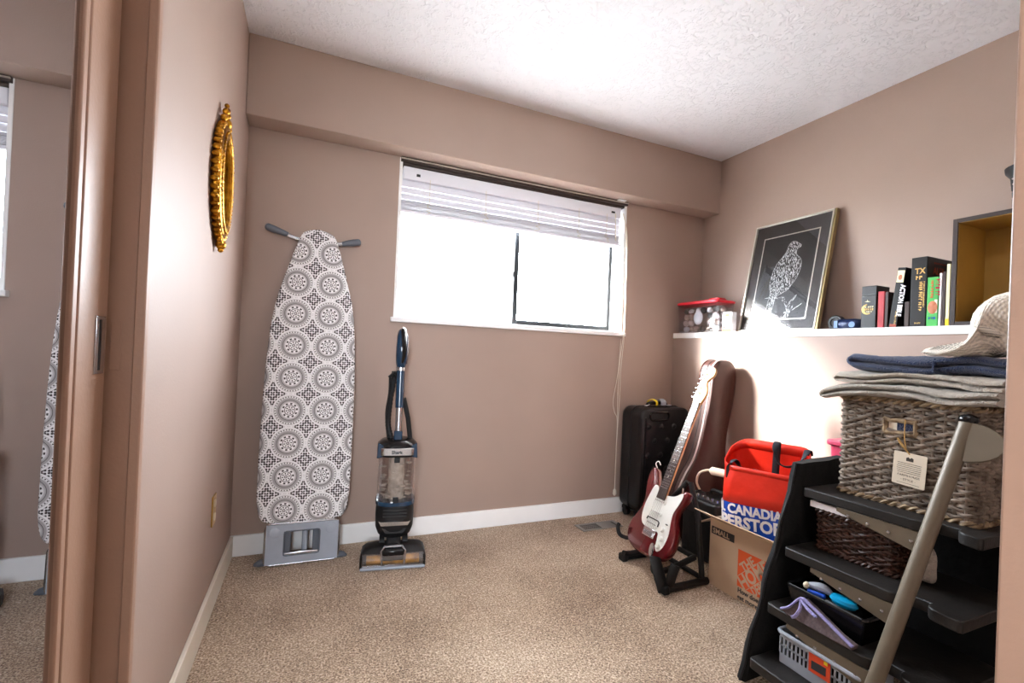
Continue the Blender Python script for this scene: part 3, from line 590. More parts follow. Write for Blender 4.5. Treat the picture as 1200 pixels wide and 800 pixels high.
MB().tube([(.11, .33, .02), (.1, .36, .02)], .004, 8).build('strap_button', 'chrome', gt)
MB().tube(catmull([(-.118, .405, .0), (-.135, .43, .01), (-.12, .445, .012), (-.1, .43, .01)], 4), .0025, 6).build('strap_loop', 'print_white', gt)

st = thing('guitar_stand', 'black tubular guitar stand carrying the red guitar', 'guitar stand', (1.62, 1.77, 0))
P_ = lambda x, y, z: (x-1.62, y-1.77, z)
def bar(n, pts, r=.014, flat=None, up=None): return MB().tube([P_(*p) for p in pts], r, 10, flat=flat, up=up).build(n, 'black_metal', st)
bar('foot_bar', [(1.47, 1.60, .016), (1.725, 1.605, .016)], .016); bar('foot_bar', [(1.50, 1.93, .016), (1.83, 1.93, .016)], .016)
bar('cross_bar', [(1.72, 1.605, .016), (1.72, 1.93, .016)], .012); bar('upright', [(1.70, 1.61, .016), (1.715, 1.66, .28), (1.76, 1.76, .42)], .013); bar('upright', [(1.70, 1.92, .016), (1.715, 1.88, .28), (1.76, 1.78, .42)], .013)
bar('cradle_arm', catmull([(1.74, 1.70, .08), (1.60, 1.69, .055), (1.52, 1.685, .05), (1.48, 1.68, .06), (1.47, 1.675, .085)], 4), .014)
bar('cradle_arm', catmull([(1.74, 1.88, .08), (1.60, 1.89, .055), (1.53, 1.90, .045), (1.50, 1.905, .045), (1.48, 1.905, .05)], 4), .014)
bar('cradle_web', [(1.74, 1.70, .08), (1.74, 1.88, .08)], .012)
bar('front_pad', catmull([(1.47, 1.605, .012), (1.455, 1.61, .06), (1.45, 1.63, .11), (1.46, 1.655, .135)], 4), .012, flat=2.4)
bar('pad_brace', catmull([(1.50, 1.605, .02), (1.49, 1.58, .08), (1.505, 1.575, .13)], 4), .011, flat=2)
bar('body_hook', catmull([(1.60, 1.93, .10), (1.54, 1.955, .10), (1.505, 1.975, .115), (1.50, 1.985, .15), (1.51, 1.99, .165)], 4), .010)
for x, y in ((1.465, 1.60), (1.495, 1.93)): MB().box(P_(x-.012, y-.022, 0), P_(x+.02, y+.022, .036)).build('rubber_end', 'black', st, .006)

# ------------------------------------------------------------------ moving box with the shopping bag in it
bx = thing('cardboard_box', 'open brown cardboard moving box with orange square print', 'box', (1.895, 1.41, 0))
hx, hy, hz, th = .153, .2025, .303, .004
bw = box('wall_panel', (-hx, -hy, 0), (-hx+th, hy, hz), 'cardboard', bx)
box('wall_panel', (hx-th, -hy, 0), (hx, hy, hz), 'cardboard', bx)
box('wall_panel', (-hx+th, hy-th, 0), (hx-th, hy, hz), 'cardboard', bx); box('wall_panel', (-hx+th, -hy, 0), (hx-th, -hy+th, hz), 'cardboard', bx)
box('bottom_panel', (-hx+th, -hy+th, 0), (hx-th, hy-th, th), 'cardboard', bx)
MB().box((-.0, -hy, 0), (.004, hy, .115), Matrix.Translation((-hx, 0, hz)) @ Matrix.Rotation(math.radians(-64), 4, 'Y')).build('flap', 'cardboard', bx)
MB().box((-.0, -hy, 0), (.004, hy, .13), Matrix.Translation((hx-.004, 0, hz)) @ Matrix.Rotation(math.radians(14), 4, 'Y')).build('flap', 'cardboard', bx)
MB().box((-hx, 0, 0), (hx, .004, .11), Matrix.Translation((0, hy-.004, hz)) @ Matrix.Rotation(math.radians(-120), 4, 'X')).build('flap', 'cardboard', bx)
FB = lambda y, z: FX((-hx-.0008, y-1.41, z))
lb = MB().prism([(0, 0), (.125, 0), (.125, .034), (0, .034)], 0, .0006, FB(1.603, .235)).build('size_label', 'print_dark', bw)
text('lettering', 'SMALL', .032, FB(1.596, .241), 'cardboard', lb, .02, .001)
q = .158
sq = MB().prism([(0, 0), (q, 0), (q, q), (0, q)], 0, .0008, FB(1.455, .062)).build('logo_square', 'hd_orange', bw)
R45 = Matrix.Rotation(math.radians(45), 4, 'Z')
for body, dv, sz, wt in (('THE', .026, .052, .082), ('HOME', -.026, .074, .178), ('DEPOT', -.067, .052, .104)):
    o = text('lettering', body, sz, Matrix.Identity(4), 'cardboard', sq, .03, .0006)
    x0_, x1_ = min(v.co.x for v in o.data.vertices), max(v.co.x for v in o.data.vertices)
    o.data.transform(FB(1.455-q/2, .062+q/2) @ Matrix.Translation((0, 0, .0009)) @ R45 @ Matrix.Translation((0, dv, 0)) @ Matrix.Diagonal((wt/(x1_-x0_), 1, 1, 1)) @ Matrix.Translation((-(x0_+x1_)/2, 0, 0)))
for off in (.0285, -.0315): MB().box((-.1, -.0012, .0008), (.1, .0012, .0014), FB(1.455-q/2, .062+q/2) @ R45 @ Matrix.Translation((0, off, 0)) @ Matrix.Diagonal((.82 if off > 0 else .79, 1, 1, 1))).build('logo_line', 'cardboard', sq)
text('lettering', 'How doers\nget more done.', .028, FB(1.452, .036), 'print_dark', bw, .02, .0006, .95)

bg = thing('shopping_bag', 'red and blue reusable shopping bag standing in the cardboard box', 'shopping bag', (1.9, 1.42, .01))
BD = .185
bg.rotation_euler = (math.radians(-3.5), 0, math.radians(19))
def bag_ring(z0, grow, zf=None, zb=None, bulge=0):
    out = []
    for x, y in rrect(BD+grow, .335+grow, .06, 8):
        t_ = max(0, min(1, (x/(BD/2+grow/2)+1)/2)); z = z0 if zf is None else zf+(zb-zf)*t_**1.3
        out.append((x + .010*math.sin(y*17+z*9)*bulge, y + .007*math.sin(x*21+z*13)*bulge, z + .006*math.sin(y*15)*bulge))
    return out
MB().loft([bag_ring(.0, -.03), bag_ring(.12, .0, bulge=.4), bag_ring(.25, .012, bulge=.7), bag_ring(0, .015, .395, .41, .8)]).build('blue_base', 'bag_blue', bg, sharp=1.2, solid=0)
b = MB().loft([bag_ring(0, .016, .395, .41, .8), bag_ring(0, .02, .44, .47, 1), bag_ring(0, .012, .49, .54, 1), bag_ring(0, .0, .535, .615, .9), bag_ring(0, -.006, .553, .655, .8)], caps=False).build('red_body', 'bag_red', bg, sharp=1.2, solid=.002)
MB().loft([bag_ring(0, .0005, .533, .612, .9), bag_ring(0, -.004, .555, .658, .8)], caps=False).build('top_hem', 'bag_red', bg, sharp=1.2, solid=.004)
MB().loft([bag_ring(0, -.03, .44, .47, .8), bag_ring(0, -.2, .47, .49, .8)], caps=True).build('inner_sheet', 'bag_pink', bg, sharp=1.2)
TB = lambda y, z: FX((-BD/2-.0075, y, z))
for body_, part_, y_, z_, sz_, w_ in (('REAL CANADIAN', 'L CANADIAN', .163, .356, .056, .29), ('SUPERSTORE', 'PERSTORE', .158, .296, .070, .28)):
    o = text('lettering', part_, sz_, TB(0, z_), 'print_white', bg, .035, .0015)
    ys_ = [v.co.y for v in o.data.vertices]; k_ = w_/(max(ys_)-min(ys_)); bpy.data.objects.remove(o)
    o = text('lettering', body_, sz_, TB(0, z_), 'print_white', bg, .035, .0015)
    lo_ = min(v.co.y for v in o.data.vertices); front = -BD/2-.0065
    for v in o.data.vertices:                                   # wrap the print round the bag's rounded corners
        s1 = y_-w_+(v.co.y-lo_)*k_; sg = 1 if s1 > 0 else -1; s0 = abs(s1); out = front-v.co.x+.0035
        ph = min(PI/2, max(0, s0-.114)/.06); ex = max(0, s0-.114-.06*PI/2)
        v.co.y = sg*(min(s0, .114)+(.06+out)*math.sin(ph)); v.co.x = front+.06-(.06+out)*math.cos(ph)+ex + .010*math.sin(v.co.y*17+v.co.z*9)*.74*math.cos(ph)
sp = catmull([(.075, -.01, .50), (.08, -.02, .62), (.06, -.03, .665), (.02, -.035, .64), (-.01, -.055, .585), (-.02, -.10, .575), (.0, -.14, .605), (.04, -.155, .645), (.075, -.15, .62)], 5)
MB().tube(sp, .0035, 8, flat=4.2, up=(.4, 0, 1)).build('handle_strap', 'strap', bg)
sp = catmull([(-.08, .13, .50), (-.075, .125, .56), (-.05, .115, .58), (-.03, .10, .55), (-.04, .05, .53), (-.06, .02, .55), (-.078, .0, .52)], 5)
MB().tube(sp, .0035, 8, flat=4.2, up=(.4, 0, 1)).build('handle_strap', 'strap', bg)

pt = thing('plastic_tub', 'tall pink plastic tub standing behind the grey basket', 'tub', (2.212, 1.22, 0))
MB().loft([[(x, y, z) for x, y in rrect(w, w2, .03, 5)] for w, w2, z in ((.17, .17, 0), (.21, .21, .68), (.21, .21, .69))]).build('body', 'pink_plastic', pt)
MB().loft([[(x, y, z) for x, y in rrect(.235, .235, .035, 5)] for z in (.685, .708)]).build('lid', 'pink_plastic', pt, .006)

# ------------------------------------------------------------------ step ladder used as shelves
SZ = [.617, .427, .256, .093]; fx = lambda z: 1.545+(z-.617)*.43; rx = lambda z: 1.375+(z-.216)*.327; ty = lambda z: .723-(z-.216)*.112
ld = thing('step_ladder', 'wide dark wood step ladder with taupe metal rail used as shelves', 'ladder', (1.6, .82, 0))
L_ = lambda x, y, z: (x-1.6, y-.82, z)
for k, z in enumerate(SZ):
    x0 = fx(z); yc = ty(z); n0, n1 = yc-.03, yc+.022; r = .035; dp = .30
    arc = lambda cx, cy, a0, a1, rr: [(cx+rr*math.cos(math.radians(a0+(a1-a0)*i/5)), cy+rr*math.sin(math.radians(a0+(a1-a0)*i/5))) for i in range(6)]
    pl = [(x0+dp, 1.05), *arc(x0+.014, 1.036, 90, 180, .014), *arc(x0+r*1.2, n1+r, 180, 270, r*1.2), (x0+.042, n1), (x0+.042, n0), *arc(x0+r, n0-r*.9, 90, 180, r*.9), (x0, .597), (x0+.007, .59), (x0+dp, .59)]
    MB().prism([(x-1.6, y-.82) for x, y in pl], z-.03, z).build('step', 'step_wood', ld, .003)
    if k < 3:
        yt = n1+.004; q = [(yt, z-.031), (yt, z-.088), (yt+.02, z-.09), (yt+.235, z-.044), (yt+.235, z-.031)]
        bk = MB().prism([(y-.82, zz) for y, zz in q], 0, .004, axes((0, 1, 0), (0, 0, 1), (1, 0, 0), (x0+.002-1.6, 0, 0))).build('bracket', 'taupe', ld, .001)
        for j in range(4):
            yy = yt+.035+j*.055; MB().ball((x0+.002-1.6, yy-.82, z-.062+j*.004), (.003, .005, .005), 8).build('rivet', 'silver', bk)
zt, zb = .90, .0
p0, p1 = Vector((rx(zb), ty(zb), zb)), Vector((rx(zt), ty(zt), zt))
rl = MB().tube([L_(*p0), L_(*p1)], .0145, 16, flat=1.3, up=(1, 0, 0)).build('rail', 'taupe', ld)
MB().ball(L_(rx(zt), ty(zt), zt+.004), (.017, .022, .016), 14).build('end_cap', 'black_gloss', rl)
q = [(0, .0)] + [(-.075*math.sin(math.radians(a)), -.05+.052*math.cos(math.radians(a))) for a in range(0, 181, 15)] + [(0, -.102)]
MB().prism(q, 0, .006, axes((0, 1, 0), (.311, .0, .950), (.950, 0, -.311), L_(rx(zt)-.012, ty(zt)-.008, zt-.004))).build('hinge_plate', 'taupe', rl, .002)
p2, p3 = Vector((fx(0)+.2, 1.035, 0)), Vector((fx(.58)+.2, 1.035, .58)); MB().tube([L_(*p2), L_(*p3)], .015, 12).build('rail', 'black_metal', ld)
for y in (.64, 1.0): MB().tube([L_(1.83, y, 0), L_(1.83, y, .60)], .013, 10).build('rear_leg', 'black_metal', ld)

gbm = thing('fabric_cover', 'black fabric cover hanging over the far end of the ladder', 'cover', (1.55, 1.08, 0))
rows = []
for i in range(15):
    z = .69*i/14; xf = 1.328+.237*(z/.69); xb = 1.80; w = .012*math.sin(i*1.1)
    rows.append([(xf-1.55+.006*math.sin(i*1.7), .016+w*.3, z), (xf-1.55-.006+.006*math.sin(i*1.7), .0, z), (xf-1.55+.004*math.sin(i*2.3), -.014, z)] + [(xf-1.55+(xb-xf)*t_, -.016+.006*math.sin(i*.9+t_*9), z + (.012*t_ if i == 14 else 0)) for t_ in (.15, .35, .55, .75, 1)] + [(xf-1.55+(xb-xf)*t_, .02+.005*math.sin(i*.8+t_*7), z + (.012*t_ if i == 14 else 0)) for t_ in (1, .7, .4, .15)])
MB().loft(rows).build('panel', 'black_fabric', gbm, sharp=1.2)
rows2 = [[(.342+.006*math.sin(i*1.3+q*1.1), .03-q*.105, .64*i/9) for q in range(6)] + [(.352+.006*math.sin(i*1.3+q*1.1), .03-q*.105, .64*i/9) for q in range(5, -1, -1)] for i in range(10)]
MB().loft(rows2).build('rear_panel', 'black_fabric', gbm, sharp=1.2)
MB().tube([(rows[i][1][0]-.002, rows[i][1][1], rows[i][1][2]) for i in range(15)], .004, 6).build('edge_seam', 'black', gbm)

# ------------------------------------------------------------------ woven baskets
def perim(w, d, r, n):
    P = [Vector((x, y, 0)) for x, y in rrect(w, d, r, 4)]; L = [(P[(i+1) % len(P)]-P[i]).length for i in range(len(P))]; T = sum(L); out = []
    i, acc = 0, 0
    for k in range(n):
        s = T*k/n
        while s > acc+L[i]: acc += L[i]; i += 1
        p = P[i].lerp(P[(i+1) % len(P)], (s-acc)/L[i]); t_ = (P[(i+1) % len(P)]-P[i]).normalized(); out.append((p, Vector((t_.y, -t_.x, 0))))
    return out
def woven(root, w, d, h, rows, stakes, rad, m, rim_m, hole=None, r=.02, flare=0., amp=.006):
    n = stakes*4; b = MB()
    for j in range(rows):
        z = h*(j+.5)/rows; g = 1+flare*z/h; path = []
        for k, (p, o_) in enumerate(perim(w*g, d*g, r, n)):
            ph = math.cos(PI*(k/4+j)); q = p+o_*(amp*ph)+Vector((0, 0, z+.002*math.sin(k*1.3+j*2.1)))
            path.append(q)
        if hole and hole[2] < z < hole[3]:
            keep = [not (q.x < -w/2+.03 and hole[0] < q.y < hole[1]) for q in path]
            s = next(i for i in range(n) if keep[i] and not keep[i-1]); seq = [path[(s+i) % n] for i in range(n) if keep[(s+i) % n]]
            b.tube(seq, rad, 5)
        else: b.tube(path, rad, 5, True)
    tag(b.build('weave', m, root), kind='stuff')
    b = MB()
    for k, (p, o_) in enumerate(perim(w, d, r, stakes)):
        g = 1+flare
        if hole and p.x < -w/2+.03 and hole[0] < p.y < hole[1]: b.cyl(p, (p.x, p.y, hole[2]), rad*.7, seg=5); b.cyl((p.x, p.y, hole[3]), (p.x, p.y, h), rad*.7, seg=5)
        else: b.cyl(p, (p.x*g, p.y*g, h), rad*.7, seg=5)
    tag(b.build('stakes', m, root), kind='stuff')
    for z, g in ((h, 1+flare), (.004, 1)):
        b = MB(); pr = perim(w*g, d*g, r, 240)
        for ph in (0, PI):
            b.tube([p+o_*(rad*1.0*math.cos(k*2*PI/10+ph)+.002)+Vector((0, 0, z+rad*1.0*math.sin(k*2*PI/10+ph))) for k, (p, o_) in enumerate(pr)], rad*1.0, 5, True)
        b.build('braided_rim', rim_m, root)
bk = thing('seagrass_basket', 'large grey woven basket with paper tag on the ladder top step', 'basket', (1.752, .813, .619))
woven(bk, .238, .350, .312, 30, 44, .0056, 'wicker_grey', 'rim_straw', (-.035, .042, .228, .258), amp=.0045)
b = MB()
lw, ldp = .112, .165
b.box((-lw, -ldp, .006), (-lw+.004, ldp, .30)).box((lw-.004, -ldp, .006), (lw, ldp, .30)).box((-lw, -ldp, .006), (lw, -ldp+.004, .30)).box((-lw, ldp-.004, .006), (lw, ldp, .30)).box((-lw, -ldp, .002), (lw, ldp, .008))
b.build('lining', 'wicker_dark', bk)
for y, z in ((-.036, .237), (.043, .237)): MB().cyl((-.121, y, .215), (-.121, y, .26), .007, seg=8).build('handle_edge', 'rim_straw', bk)
for z in (.218, .256): MB().tube([(-.121, -.04, z), (-.121, .047, z)], .007, 8).build('handle_edge', 'rim_straw', bk)
MB().box((-.120, .012, .224), (-.113, .034, .25)).build('liner_edge', 'paper', bk)
MB().box((-.120, -.034, .224), (-.113, .012, .25)).build('dark_contents', 'towel_navy', bk)
tg = MB().prism(rrect(.082, .096, .002, 1), -.0006, .0006, FX((-.133, -.029, .118)) @ Matrix.Rotation(-.05, 4, 'Z')).build('paper_tag', 'paper', bk)
TT = lambda u, v: FX((-.1337, -.029, .118)) @ Matrix.Rotation(-.05, 4, 'Z') @ Matrix.Translation((u, v, 0))
text('tag_print', 'FARMHOUSE', .0085, TT(0, -.022), 'ink', tg, .0, .0002, 1.15, 'CENTER'); text('tag_print', '- STYLE -', .0085, TT(0, -.034), 'ink', tg, .0, .0002, 1.15, 'CENTER')
b = MB()
for k in range(6): b.box((-.031+random.uniform(0, .003), .016-k*.0055, 0), (.031-random.uniform(0, .008), .0172-k*.0055, .0004), TT(0, 0))
b.box((-.028, -.042, 0), (.028, -.0412, .0004), TT(0, 0)); tag(b.build('tag_small_print', 'ink', tg), kind='stuff')
MB().prism([(-.009, .024), (.009, .024), (.009, .033), (.004, .036), (0, .032), (-.004, .036), (-.009, .033)], 0, .0004, TT(0, 0)).build('tag_emblem', 'ink', tg)
MB().tube(catmull([(-.134, -.027, .165), (-.137, -.015, .185), (-.134, .002, .205), (-.133, -.004, .19), (-.136, -.02, .175), (-.134, -.03, .162)], 5), .0018, 6).build('jute_tie', 'jute', bk)
MB().tube(catmull([(-.134, -.022, .17), (-.136, -.016, .21), (-.128, -.012, .262)], 5), .0018, 6).build('jute_tie', 'jute', bk)

wk = thing('wicker_basket', 'small dark brown wicker basket on the second step', 'basket', (1.652, .897, .429))
woven(wk, .17, .225, .122, 14, 34, .0048, 'wicker_dark', 'wicker_dark', None, .015, .03, .004)
box('lining', (-.074, -.10, .003), (.074, .10, .09), 'wicker_dark', wk)
wp = thing('white_box_lid', 'flat white papery box lid lying on the dark wicker basket', 'lid', (1.648, .897, .562))
box('panel', (-.085, -.12, 0), (.08, .135, .006), 'print_white', wp, .001); box('skirt', (-.087, -.12, -.004), (-.084, .135, .016), 'print_white', wp, .001); box('side_skirt', (-.085, .132, -.004), (.08, .135, .016), 'print_white', wp)
cf = thing('cream_cloth', 'small cream knitted cloth showing beside the ladder rail', 'cloth', (1.63, .735, .429))
MB().loft([[(.016*math.cos(a)*s_ , .02*math.sin(a)*s_, z*.9) for a in [2*PI*k/16 for k in range(16)]] for s_, z in ((.8, 0), (1.1, .02), (.9, .045), (1.05, .075), (.85, .1), (.3, .118))]).build('folds', 'towel_beige', cf, sub=1)

# third step: black tray with things
tr = thing('black_tray', 'black plastic tray on the third step holding a teal soap case', 'tray', (1.50, .89, .258))
def tray(root, w, d, h, m, t=.004, lip=.006, fl=.012):
    MB().box((-w/2, -d/2, 0), (w/2, d/2, t)).build('base', m, root)
    for a0, a1, p in (((-w/2, -d/2), (-w/2, d/2), (-1, 0)), ((w/2, -d/2), (w/2, d/2), (1, 0)), ((-w/2, -d/2), (w/2, -d/2), (0, -1)), ((-w/2, d/2), (w/2, d/2), (0, 1))):
        n = Vector((p[0], p[1], 0)); A0, A1 = Vector((*a0, 0)), Vector((*a1, 0)); u_ = (A1-A0).normalized()*fl
        MB().add([A0, A1, A1+u_+n*fl+Vector((0, 0, h)), A0-u_+n*fl+Vector((0, 0, h)), A0-n*t, A1-n*t, A1+u_+n*(fl-t)+Vector((0, 0, h)), A0-u_+n*(fl-t)+Vector((0, 0, h))], [(0, 1, 2, 3), (4, 7, 6, 5), (0, 4, 5, 1), (3, 2, 6, 7), (0, 3, 7, 4), (1, 5, 6, 2)]).build('side', m, root)
    MB().tube([(x, y, h) for x, y in rrect(w+2*fl, d+2*fl, .012, 4)], lip, 8, True).build('rim', m, root)
tray(tr, .13, .20, .075, 'black_gloss')
MB().tube([(-.078, .105, .078), (-.078, -.105, .078)], .003, 6).build('shiny_edge', 'charcoal', tr)
tk = thing('soap_case', 'oval teal plastic case lying in the black tray', 'case', (1.472, .862, .338), -.1)
MB().lathe([(.001, -.012), (.026, -.010), (.031, 0), (.028, .009), (.015, .013), (.001, .0135)], 24, Matrix.Diagonal((.75, 1.25, 1, 1))).build('shell', 'teal', tk)
MB().lathe([(.0315, -.002), (.0322, 0), (.0315, .002)], 24, Matrix.Diagonal((.75, 1.25, 1, 1))).build('seam', 'teal', tk)
MB().box((-.02, -.035, -.075), (.03, .045, -.012)).build('stand', 'black', tk, .004)
gi = thing('hand_clamp', 'small grey and blue gadget lying in the black tray', 'gadget', (1.475, .932, .338), .2)
MB().tube(catmull([(0, -.032, 0), (0, -.01, .008), (0, .015, .006), (0, .036, .0)], 4), [.006, .008, .01, .012, .013, .014, .014, .013, .012, .011, .01, .009, .006], 10).build('body', 'grey_plastic', gi)
MB().box((-.022, -.02, -.016), (-.008, .03, -.004)).build('blue_base', 'bag_blue', gi, .004); MB().ball((-.01, .036, .002), (.011, .009, .011), 10).build('tip', 'ivory', gi)
MB().box((-.02, -.03, -.073), (.02, .03, -.012)).build('stand', 'black', gi, .003)
po_ = thing('lace_pouch', 'lilac edged brown mesh pouch in front of the black tray', 'pouch', (1.395, .885, .2565))
pp = [(.105, .004), (.112, .012), (.085, .022), (.062, .055), (.05, .062), (.02, .048), (-.02, .034), (-.06, .02), (-.1, .012), (-.1, .002), (.0, -.0), (.08, .0)]
MB().loft([[(x+(z*.45), y, z) for y, z in pp] for x in (-.012, 0, .014)]).build('mesh_body', 'mesh_brown', po_, .003)
MB().tube(catmull([(-.018+.012, .11, .008), (-.006, .085, .026), (.010, .060, .062), (.008, .03, .056), (.002, -.02, .04), (-.004, -.06, .026), (-.008, -.1, .012)], 4), .0036, 8, flat=1.8).build('lace_trim', 'lilac', po_)
MB().tube(catmull([(.008, .058, .06), (-.006, .052, .035), (-.014, .06, .012), (-.016, .07, .004)], 4), .003, 8, flat=1.6).build('lace_trim', 'lilac', po_)
MB().tube(catmull([(.008, .058, .06), (-.004, .03, .048), (-.01, .0, .04)], 4), .003, 8, flat=2).build('lace_trim', 'lilac', po_)
# fourth step: grey perforated basket
pb = thing('plastic_basket', 'grey perforated plastic basket on the lowest step with orange label', 'basket', (1.474, .885, .095))
w_, d_, h_ = .15, .23, .095
MB().box((-w_/2, -d_/2, 0), (w_/2, d_/2, .004)).build('base', 'grey_plastic', pb)
b = MB()
b.box((-w_/2-.003, -d_/2, 0), (-w_/2, d_/2, .03)).box((-w_/2-.003, -d_/2, .078), (-w_/2, d_/2, h_)).box((-w_/2-.003, -d_/2, .052), (-w_/2, d_/2, .057))
for k in range(19): y = -d_/2+k*d_/18; b.box((-w_/2-.003, y-.0028, .03), (-w_/2, y+.0028, .078))
b.box((w_/2, -d_/2, 0), (w_/2+.003, d_/2, h_)).box((-w_/2, -d_/2-.003, 0), (w_/2, -d_/2, h_)).box((-w_/2, d_/2, 0), (w_/2, d_/2+.003, h_))
b.build('slotted_side', 'grey_plastic', pb)
MB().tube([(x, y, h_) for x, y in rrect(w_+.014, d_+.014, .015, 5)], .0065, 8, True).build('rim', 'grey_plastic', pb)
lbp = MB().prism([(0, 0), (.062, 0), (.062, .06), (0, .06)], 0, .001, FX((-.0825, .02, .034))).build('orange_label', 'orange_label', pb)
MB().prism([(.008, .01), (.05, .012), (.05, .036), (.008, .034)], .001, .0016, FX((-.0825, .02, .034))).build('label_print', 'print_dark', lbp)
MB().prism([(.044, .044), (.054, .044), (.054, .054), (.044, .054)], .001, .0016, FX((-.0825, .02, .034))).build('label_dot', 'yellow', lbp)
box('contents', (-.06, -.1, .004), (.06, .1, .055), 'black', pb, .01)

# ------------------------------------------------------------------ towels on the basket
def folded(name, label, m, loc, y0, y1, xw, layers, t, droop=0., seed=1, cat='towel', edge=.0):
    rnd = random.Random(seed); root = thing(name, label, cat, loc)
    cl_ = []; z = t/2
    for l in range(layers):
        ys = [y0+(y1-y0)*i/14 for i in range(15)]
        if l % 2: ys = ys[::-1]
        cl_ += [(y, z) for y in ys]
        e = y1 if l % 2 == 0 else y0; sgn = 1 if l % 2 == 0 else -1
        if l < layers-1: cl_ += [(e+sgn*t*.75*math.sin(PI*k/6), z+t*1.02*(1-math.cos(PI*k/6))/2) for k in range(1, 6)]
        z += t*1.02
    rings = []; ns = 12
    for j in range(ns+1):
        s = j/ns; x = (s-.5)*xw; e = max(0, 1-min(s, 1-s)*14)
        tt = t/2*math.sqrt(max(.12, 1-e*e)); up_, lo_ = [], []
        for i, (y, zz) in enumerate(cl_):
            a = Vector(cl_[max(0, i-1)]); c = Vector(cl_[min(len(cl_)-1, i+1)]); d_2 = (c-a).normalized(); nn = Vector((-d_2.y, d_2.x))
            wv = .0022*math.sin(y*40+seed*3+j*.5)+.0022*math.sin(j*1.1+seed+y*17)+.0012*math.sin(y*95+j*2.3); wz = wv + edge*max(0, 1-s*5)*math.sin(y*23+seed)
            dz = -droop*max(0, (y-(y1-.06))/.06)**2 if y > y1-.06 else 0
            up_.append((x+.004*math.sin(y*19+seed), y+nn.x*tt, zz+nn.y*tt+wz+dz)); lo_.append((x+.004*math.sin(y*19+seed), y-nn.x*tt, zz-nn.y*tt+wz+dz))
        rings.append(up_+lo_[::-1])
    MB().loft(rings).build('folds', m, root, sharp=1.4); return root
t1 = folded('folded_towel', 'grey folded towel lying directly on the grey basket', 'towel_grey', (1.725, .81, .941), -.22, .205, .275, 2, .0185, .014, 1, edge=.005)
t2 = folded('folded_towel', 'beige folded towel under the navy towel', 'towel_beige', (1.735, .80, .983), -.215, .185, .26, 2, .0165, .006, 2, edge=.006)
t3 = folded('folded_towel', 'navy blue folded towel on top of the beige towel', 'towel_navy', (1.745, .775, 1.019), -.21, .175, .25, 2, .024, .0, 4, edge=.007)
MB().tube([(-.128, -.04, .004), (-.129, -.04, .024), (-.12, -.04, .044)], .003, 6).build('hem_band', 'towel_navy', t3)
wc = thing('waffle_cloth', 'white and grey waffle weave cloth bunched on the navy towel', 'cloth', (1.715, .66, 1.071))
rings, uvs = [], []; rnd = random.Random(5)
for j, (y, zc, w2, h2, xo) in enumerate(((.108, .009, .01, .004, -.07), (.098, .011, .05, .009, -.07), (.075, .013, .085, .013, -.06), (.05, .016, .105, .018, -.05), (.025, .020, .115, .022, -.04), (.0, .025, .11, .026, -.03), (-.012, .055, .10, .055, -.02), (-.018, .08, .09, .078, -.01), (-.04, .092, .085, .09, .0), (-.075, .09, .09, .09, .0), (-.11, .07, .07, .07, .0))):
    ring = []
    for k in range(28):
        a = 2*PI*k/28; c_, s_ = math.cos(a), math.sin(a); f = 1+.16*math.sin(3*a+j*.8)+.12*math.sin(5*a-j*1.5)+.05*math.sin(9*a+j*2.1)
        ring.append((xo+w2*.8*math.copysign(abs(c_)**.8, c_)*f, y+.008*math.sin(a*4+j)+(.028*max(0, s_)**2 if 5 < j < 9 else 0), max(0.0, zc+h2*s_*f*(1 if s_ > 0 else .95)))); uvs.append((k/28*.5, y*1.4))
    rings.append(ring)
b = MB().loft(rings); b.uv = uvs; b.build('folds', 'waffle', wc, sharp=1.6, sub=1)
b = MB().loft([[(-.06+.03*math.cos(a)*s_+ox, -.045+.02*math.sin(a)*s_+oy, z) for a in [2*PI*k/12 for k in range(12)]] for s_, z, ox, oy in ((.7, .05, .0, 0), (1, .07, -.01, .02), (.6, .085, -.012, .035), (.1, .09, -.012, .045))]); b.uv = [(k*.02, k*.015) for k in range(48)]
b.build('corner', 'waffle', wc, sub=1)

# ------------------------------------------------------------------ things on the ledge
cb = thing('storage_bin', 'clear plastic bin of trinkets with a red lid', 'storage bin', (2.42, 2.36, LZ))
bw_, bd_, bh_ = .160, .345, .195
b = MB().loft([[(x, y, z) for x, y in rrect(bw_-.02+.02*s_, bd_-.02+.02*s_, .02, 4)] for s_, z in ((0, 0.001), (.3, .02), (1, bh_))], caps=False); b.build('tub', 'clear_plastic', cb, solid=.002)
MB().prism(rrect(bw_-.022, bd_-.022, .02, 4), .001, .004).build('base', 'clear_plastic', cb)
MB().loft([[(x, y, z + .012*(1-(y/.18)**2)*k) for x, y in rrect(bw_+e, bd_+e, .022, 6)] for e, z, k in ((.008, bh_-.004, 0), (.014, bh_, .2), (.014, bh_+.008, .6), (-.004, bh_+.013, 1))]).build('lid', 'red_lid', cb)
MB().loft([[(x, y, bh_+.02) for x, y in rrect(.08, .10, .02, 4, .0, -.1)], [(x, y, bh_+.03) for x, y in rrect(.074, .09, .02, 4, .0, -.1)]]).build('lid_boss', 'red_lid', cb)
rnd = random.Random(3); k = 0
